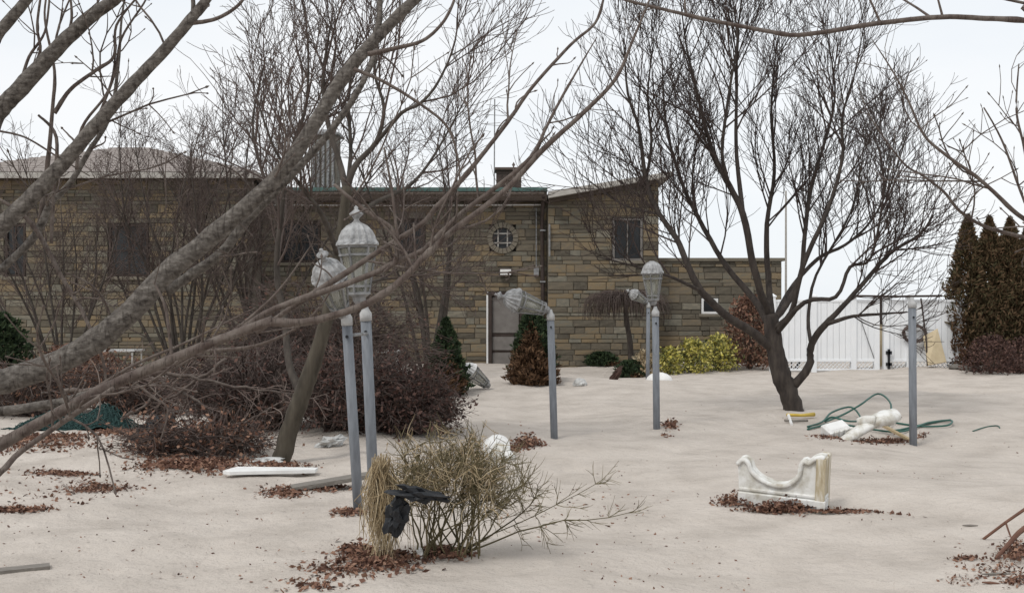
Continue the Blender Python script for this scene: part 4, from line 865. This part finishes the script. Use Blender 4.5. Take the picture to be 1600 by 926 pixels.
crumple('plastic_bag', P(620, 806, b.y-.36), .06, .05, .10, 2, m_black, 'black plastic bag caught low in the foreground bush beside the straw', 'bag', 15, .7)
crumple('paper_scrap', gp(659, 872, .02), .022, .02, .045, 3, m_bag, 'small white scrap at the foot of the foreground bush', 'scrap', -25, .4)
crumple('plastic_bag', gp(237, 690, .10), .22, .18, .13, 4, m_black, 'black crumpled bag lying on sand before the left brush', 'bag', -25, .8)
crumple('plastic_bag', gp(515, 697, .04), .15, .09, .06, 5, m_bag, 'crumpled white plastic bag under the dead shrub behind the lamp posts', 'bag', -15, .8)
crumple('plastic_bag', gp(420, 722, .01), .16, .1, .035, 6, m_bag, 'grey-white plastic sheet at the foot of the olive-brown trunk', 'bag', 0, .7)
crumple('foam_block', gp(906, 597, .05), .13, .1, .09, 7, m_bag, 'small white block lying on sand before the stone wall', 'block', 0, .2)
crumple('rusty_scrap', gp(962, 593, .1), .055, .06, .22, 8, m_rust, 'dark rusty scrap sticking out of sand below the weeping tree', 'scrap', 35, .9)
q = gp(1030, 594); m = MB(); m.lathe([(.29, -.1), (.285, .0), (.25, .07), (.18, .13), (.08, .165), (.02, .17)], 24, Matrix.Translation(q)); tag(m.build('upturned_bowl', m_white, org=q, smooth=True), 'white upturned bowl half buried at the foot of the yellow shrubs', 'bowl')

# ---- netting
nb = gp(120, 668); qn = random.Random(8); m = MB()
def heap(u, v): return nb+Vector(((u-.5)*1.5, (v-.5)*.7, 0))
def hz(u, v): return .30*math.exp(-((u-.75)/.2)**2-((v-.5)/.4)**2)+.24*math.exp(-((u-.3)/.22)**2-((v-.5)/.4)**2)+.05*mnoise.noise(Vector((u*7, v*6, 1)))+.03*mnoise.noise(Vector((u*19, v*15, 3)))
for a in range(46):
    for s in (1, -1):
        pts = []
        for k in range(15):
            v = k/14; u = a/45+s*.12*(v-.5)+.02*math.sin(a*3+k*1.7)
            p = heap(u, v); p.z = float(gz(p.x, p.y))+max(.005, hz(u, v)+qn.uniform(-.012, .012)); pts.append(p)
        m.tube(pts, .006, 4)
nt_ = thing('netting_heap', nb, 'dark teal netting heaped on leaves at the left', 'netting'); m.build('mesh_cords', m_net, nt_)
m = MB(); n = 26; v_ = []
for a in range(n):
    for k in range(n):
        u, v = a/(n-1), k/(n-1); p = heap(u, v); v_.append((p.x, p.y, float(gz(p.x, p.y))-.03+hz(u, v)*.93))
m.add(v_, [[a*n+k, a*n+k+1, (a+1)*n+k+1, (a+1)*n+k] for a in range(n-1) for k in range(n-1)]); m.build('bundled_net', m_net, nt_, smooth=True)

# ------------------------------------------------------------------ debris on the sand
# concave white concrete piece (an upside-down bench support)
q = gp(1215, 790); t = thing('bench_support', q, 'white moulded concrete bench support with a concave top, half buried in leaves', 'bench support')
Mz = Matrix.Translation(q+Vector((.02, .02, .035))) @ Euler((R(4), R(3), R(-24))).to_matrix().to_4x4()
k = 1/4/FPX*9.2; Z0 = 760
def cv(x, y): return ((x-455)*k*1.02, (Z0-y)*k)
top = [(205, 545), (225, 515), (250, 512), (272, 535), (285, 572), (330, 612), (390, 640), (440, 650), (495, 643), (540, 612), (572, 565), (580, 500), (600, 482), (622, 492), (655, 462), (690, 448), (712, 455)]
out = [cv(225, 790)]+[cv(*p) for p in top]+[cv(722, 700), cv(735, 800)]
m = MB(); m.poly(out, -.05, .06, Mz); m.build('body', m_dirtyw, t)
m = MB(); cl = [Mz @ Vector((cv(*p)[0], 0, cv(*p)[1]+.005)) for p in top]; cl = smooth_line(cl, 2)
for yy in (-.055, .06): m.tube([p+(Mz.to_3x3() @ Vector((0, yy, -.018))) for p in cl], .019, 8, cap=True)
m.build('rim_moulding', m_dirtyw, t, smooth=True)
for a, b_, th in ((690, 712, .085), (716, 790, .1)):
    m = MB(); x0, z1 = cv(218, a); x1, z0 = cv(728, b_); m.box(x0, x1, -th+.02, th, z0, z1, Mz, b=.008); m.build('base_moulding', m_dirtyw, t)
m = MB(); x0, z1 = cv(668, 452); x1, z0 = cv(722, 780); m.box(x0, x1, -.075, .2, z0-.05, z1-.01, Mz, b=.01); m.build('end_block', m_stain, t)
# broken white statue pieces and hose
q = gp(1345, 690); t = thing('broken_statue', q, 'broken white statue piece lying in sand tangled with green hose', 'statue')
Ys = q.y; m = MB(); l = smooth_line([P(1300, 700, Ys), P(1325, 684, Ys), P(1350, 668, Ys+.1), P(1372, 656, Ys+.15), P(1390, 651, Ys+.2), P(1402, 646, Ys+.22)], 4)
m.tube(l, np.interp(np.linspace(0, 1, len(l)), [0, .25, .5, .7, .85, .95, 1], [.075, .08, .095, .14, .12, .105, .05])*np.array([rnd.uniform(.93, 1.07) for _ in l]), 14, cap=True, sq=(1.15, .72)); m.build('torso', m_dirtyw, t, smooth=True)
m = MB(); l = smooth_line([P(1342, 660, Ys+.15), P(1354, 656, Ys+.1), P(1368, 657, Ys+.05)], 3); m.tube(l, .06, 10, cap=True); m.build('limb', m_dirtyw, t, smooth=True)
q = gp(1308, 684); t = thing('broken_planter', q, 'white ribbed planter fragment left of the broken statue', 'planter')
Mx = Matrix.Translation(q+Vector((0, .05, .07))) @ Euler((R(25), R(-12), R(15))).to_matrix().to_4x4()
m = MB(); m.box(-.15, .15, -.1, .1, -.1, .1, Mx, b=.03); m.build('body', m_white, t)
for s in (-.14, -.07, 0, .07, .14):
    m = MB(); m.box(s-.018, s+.018, -.125, -.09, -.1, .09, Mx, b=.006); m.build('rib', m_dirtyw, t)
def gl_(px, py, dz): return gp(px, py, dz)
hose = [(1262, 668, .015), (1285, 662, .03), (1300, 655, .1), (1330, 650, .13), (1345, 664, .06), (1325, 672, .12), (1300, 668, .14), (1290, 664, .05), (1320, 655, .08), (1345, 654, .2), (1372, 645, .28), (1392, 660, .2), (1388, 676, .1), (1400, 672, .03), (1440, 666, .02), (1478, 660, .03), (1488, 664, .05), (1478, 668, .03), (1440, 668, .02), (1400, 668, .02)]
m = MB(); m.tube(smooth_line([gl_(*h) for h in hose], 5), .0135, 6, cap=True); m.tube(smooth_line([gl_(*h) for h in [(1262, 672, .015), (1280, 668, .02), (1310, 666, .03), (1400, 678, .03), (1450, 664, .03), (1485, 659, .03)]], 5), .0135, 6, cap=True)
m.tube(smooth_line([gl_(*h) for h in [(1520, 674, .008), (1540, 668, .008), (1558, 666, .012), (1562, 669, .008)]], 4), .008, 5, cap=True)
tag(m.build('garden_hose', m_hose, org=gp(1380, 675), smooth=True), 'green garden hose looped over the broken white statue', 'hose')
q = gp(1248, 660); t = thing('hose_nozzle', q, 'yellow sprayer wand lying at the foot of the right tree', 'nozzle')
m = MB(); m.tube([gp(1230, 656, .05), gp(1252, 656, .05), gp(1272, 655, .05)], (.022, .02, .03), 8, cap=True); m.build('wand', m_yell, t, smooth=True)
m = MB(); m.tube([gp(1226, 660, .03), gp(1240, 661, .03), gp(1262, 660, .03)], .018, 6, cap=True); m.build('handle', m_wood, t)
m = MB(); m.tube([gp(1232, 656, .05), gp(1237, 664, .01)], .02, 6, cap=True); m.build('trigger', m_white, t)
m = MB(); m.bar(gp(1370, 676, .14), gp(1436, 692, -.02), .05, .03); tag(m.build('stick', m_straw, org=gp(1400, 685)), 'pale brown stick lying between the broken statue and the bare post', 'stick')
# planks
a, c_ = gp(348, 745, .03), gp(494, 742, .03)
m = MB(); M0 = Vector((0, .10, 0)); up = Vector((0, 0, .03)); ring = [a, a+Vector((.08, -.07, 0)), c_+Vector((0, -.06, .0)), c_+M0, a+Vector((.1, .13, .02))]
m.loft([[tuple(p) for p in ring], [tuple(p+up) for p in ring]]); tag(m.build('plank', m_white, org=a), 'white painted plank lying on sand before the olive-brown trunk', 'plank')
a, c_ = gp(455, 764, .01), gp(592, 762, .13); m = MB(); m.bar(a, c_, .2, .035); tag(m.build('plank', m_wood, org=a), 'grey weathered plank propped up behind the leaning lamp post', 'plank')
a, c_ = gp(-30, 896, .0), gp(78, 886, .004); m = MB(); m.bar(a, c_, .1, .03); tag(m.build('plank', m_wood, org=a), 'half-buried weathered plank at the lower left edge', 'plank')
# furniture near the house
def ptable(px, py, label):
    q = gp(px, py); t = thing('patio_table', q, label, 'table', 'patio tables by the walls'); m = MB(); m.box(q.x-.42, q.x+.42, q.y-.35, q.y+.35, q.z+.66, q.z+.70, b=.01); m.build('top', m_white, t)
    for a in (-.36, .36):
        for b_ in (-.3, .3): m = MB(); m.tube([(q.x+a, q.y+b_, q.z-.05), (q.x+a, q.y+b_, q.z+.66)], .02, 6, cap=True); m.build('leg', m_white, t)
ptable(188, 596, 'white patio table in front of the house, left'); ptable(596, 600, 'white patio table behind the tall lamp post')
# driftwood at lower right
q = gp(1548, 846); m = MB(); m.tube([gp(1536, 842, -.0), P(1572, 815, q.y), P(1620, 782, q.y)], (.010, .010, .012), 6, cap=True); m.tube([P(1571, 815, q.y), P(1578, 835, q.y-.02), gp(1585, 850)], (.007, .006, .004), 5, cap=True)
tag(m.build('stick', m_stickr, org=q), 'thin reddish stick slanting out of the sand at lower right', 'stick')
m = MB(); m.tube(smooth_line([gp(1556, 872), gp(1575, 868, .07), gp(1600, 862, .15), gp(1640, 858, .2)], 4), np.linspace(.012, .02, 13), 7, cap=True); tag(m.build('branch', m_stickr, org=gp(1556, 872)), 'curved brown branch rising from the debris at lower right', 'branch')
for px, py, l_, an, lb in ((1557, 898, .17, 4, 'flat grey driftwood chip at lower right'), (1516, 822, .11, -3, 'thin grey driftwood sliver above the debris at right'), (1548, 912, .10, -25, 'short reddish driftwood chip at the lower right corner')):
    q = gp(px, py, .008); d = Vector((math.cos(R(an)), math.sin(R(an))*.6, 0))*l_/2; m = MB(); m.tube([q-d, q, q+d], (.004, .009, .003), 6, cap=True); tag(m.build('driftwood', m_wood if an > -20 else m_stickr, org=q), lb, 'driftwood')
for k, (px, py) in enumerate(((1508, 578), (1520, 580), (1534, 579), (1492, 577))):
    crumple('rock', gp(px, py, .05), .16, .14, .09, 20+k, m_rock, ('second from the left', 'third from the left', 'rightmost', 'leftmost')[k]+' of the small rocks edging the bed before the arborvitae', 'rock', 0, .3, 2)['group'] = 'rocks before the arborvitae'
# leaf litter
def litter(spots, label, size=.022, seed=0, mt_=None):
    rs = np.random.RandomState(100+seed); m = MB(); cs = []
    for px, py, wpx, hpx, n, pile in spots:
        x = px+rs.normal(0, wpx/2.2, n); y = py+rs.normal(0, hpx/2.2, n); y = np.maximum(y, 560)
        Y = EYE*FPX/(y-HOR); X = (x-800)/FPX*Y; Z = gz(X, Y); Y = (EYE-Z)*FPX/(y-HOR); X = (x-800)/FPX*Y
        cs.append(np.stack([X, Y, gz(X, Y)+.006+np.abs(rs.normal(0, pile, n))*np.exp(-((x-px)/wpx)**2)], -1))
    leafcloud(m, np.concatenate(cs), size, rs, flat=.45, ratio=.55); o = m.build('leaf_litter', mt_ or m_leafd, org=tuple(cs[0].mean(0)))
    tag(o, label, 'leaves', kind='stuff'); return o
litter([(1160, 785, 40, 7, 900, .035), (1225, 796, 60, 4, 1300, .035), (1290, 799, 70, 5, 420, .008), (1370, 800, 60, 4, 60, .003)], 'brown leaves banked against the white bench support', .018, 1)
litter([(600, 880, 60, 14, 900, .02), (545, 890, 80, 14, 400, .008), (560, 865, 40, 14, 400, .02), (690, 872, 50, 8, 500, .02), (490, 912, 60, 10, 150, .004)], 'brown leaves under the foreground bush', .02, 2)
litter([(100, 740, 60, 10, 700, .008), (150, 762, 60, 9, 600, .006), (30, 795, 55, 5, 420, .006), (90, 770, 140, 20, 150, .002)], 'brown leaf drifts on the sand at lower left', .019, 3)
litter([(440, 772, 40, 8, 500, .012), (500, 762, 50, 6, 420, .012), (545, 802, 28, 6, 330, .01), (470, 760, 60, 6, 160, .004)], 'brown leaves around the grey plank and leaning post', .019, 4)
litter([(300, 725, 90, 12, 2600, .02), (250, 705, 50, 14, 900, .02), (430, 728, 60, 7, 500, .01)], 'brown leaves heaped below the left brush', .022, 5)
litter([(60, 690, 90, 10, 2200, .012), (190, 680, 60, 8, 900, .01), (10, 695, 40, 10, 500, .01)], 'brown leaves in front of the green netting', .024, 6)
litter([(825, 693, 24, 8, 700, .05), (800, 702, 20, 5, 260, .02), (1048, 665, 14, 5, 260, .03), (1040, 676, 10, 3, 40, .004)], 'brown leaf tufts beside the fallen lamp cap and slim lamp post', .022, 7)
litter([(1380, 690, 50, 5, 800, .012), (1300, 684, 30, 5, 400, .015), (1440, 688, 14, 3, 60, .004)], 'brown leaves under the broken statue', .02, 8)
litter([(1590, 865, 34, 16, 800, .02), (1510, 872, 26, 5, 160, .004), (1550, 890, 60, 16, 170, .003), (1590, 905, 30, 12, 160, .004), (1500, 905, 40, 10, 50, .002)], 'brown leaves and bits at the lower right corner', .014, 9)
rs = np.random.RandomState(5); m = MB(); n = 1500; x = rs.uniform(0, 1600, n); y = 585+(926-585)*rs.uniform(0, 1, n)**.8; keepm = mnoise
Y = EYE*FPX/(y-HOR); X = (x-800)/FPX*Y; dn = np.array([mnoise.noise(Vector((a*.8, b_*.5, 0))) for a, b_ in zip(X, Y)]); k_ = (dn > .02) | (x < 480)*(rs.uniform(0, 1, n) < .6)
X, Y = X[k_], Y[k_]; leafcloud(m, np.stack([X, Y, gz(X, Y)+.004], -1), .012, rs, flat=.6); tag(m.build('scattered_bits', m_leafd), 'tiny leaf bits strewn over the whole sand', 'leaves', kind='stuff')
rs = np.random.RandomState(6); m = MB(); x = rs.normal(880, 90, 120); y = rs.normal(790, 18, 120); Y = EYE*FPX/(y-HOR); X = (x-800)/FPX*Y
leafcloud(m, np.stack([X, Y, gz(X, Y)+.005], -1), .016, rs, flat=.6); tag(m.build('scattered_bits', m_leafd), 'thin scatter of leaves right of the foreground bush', 'leaves', kind='stuff')
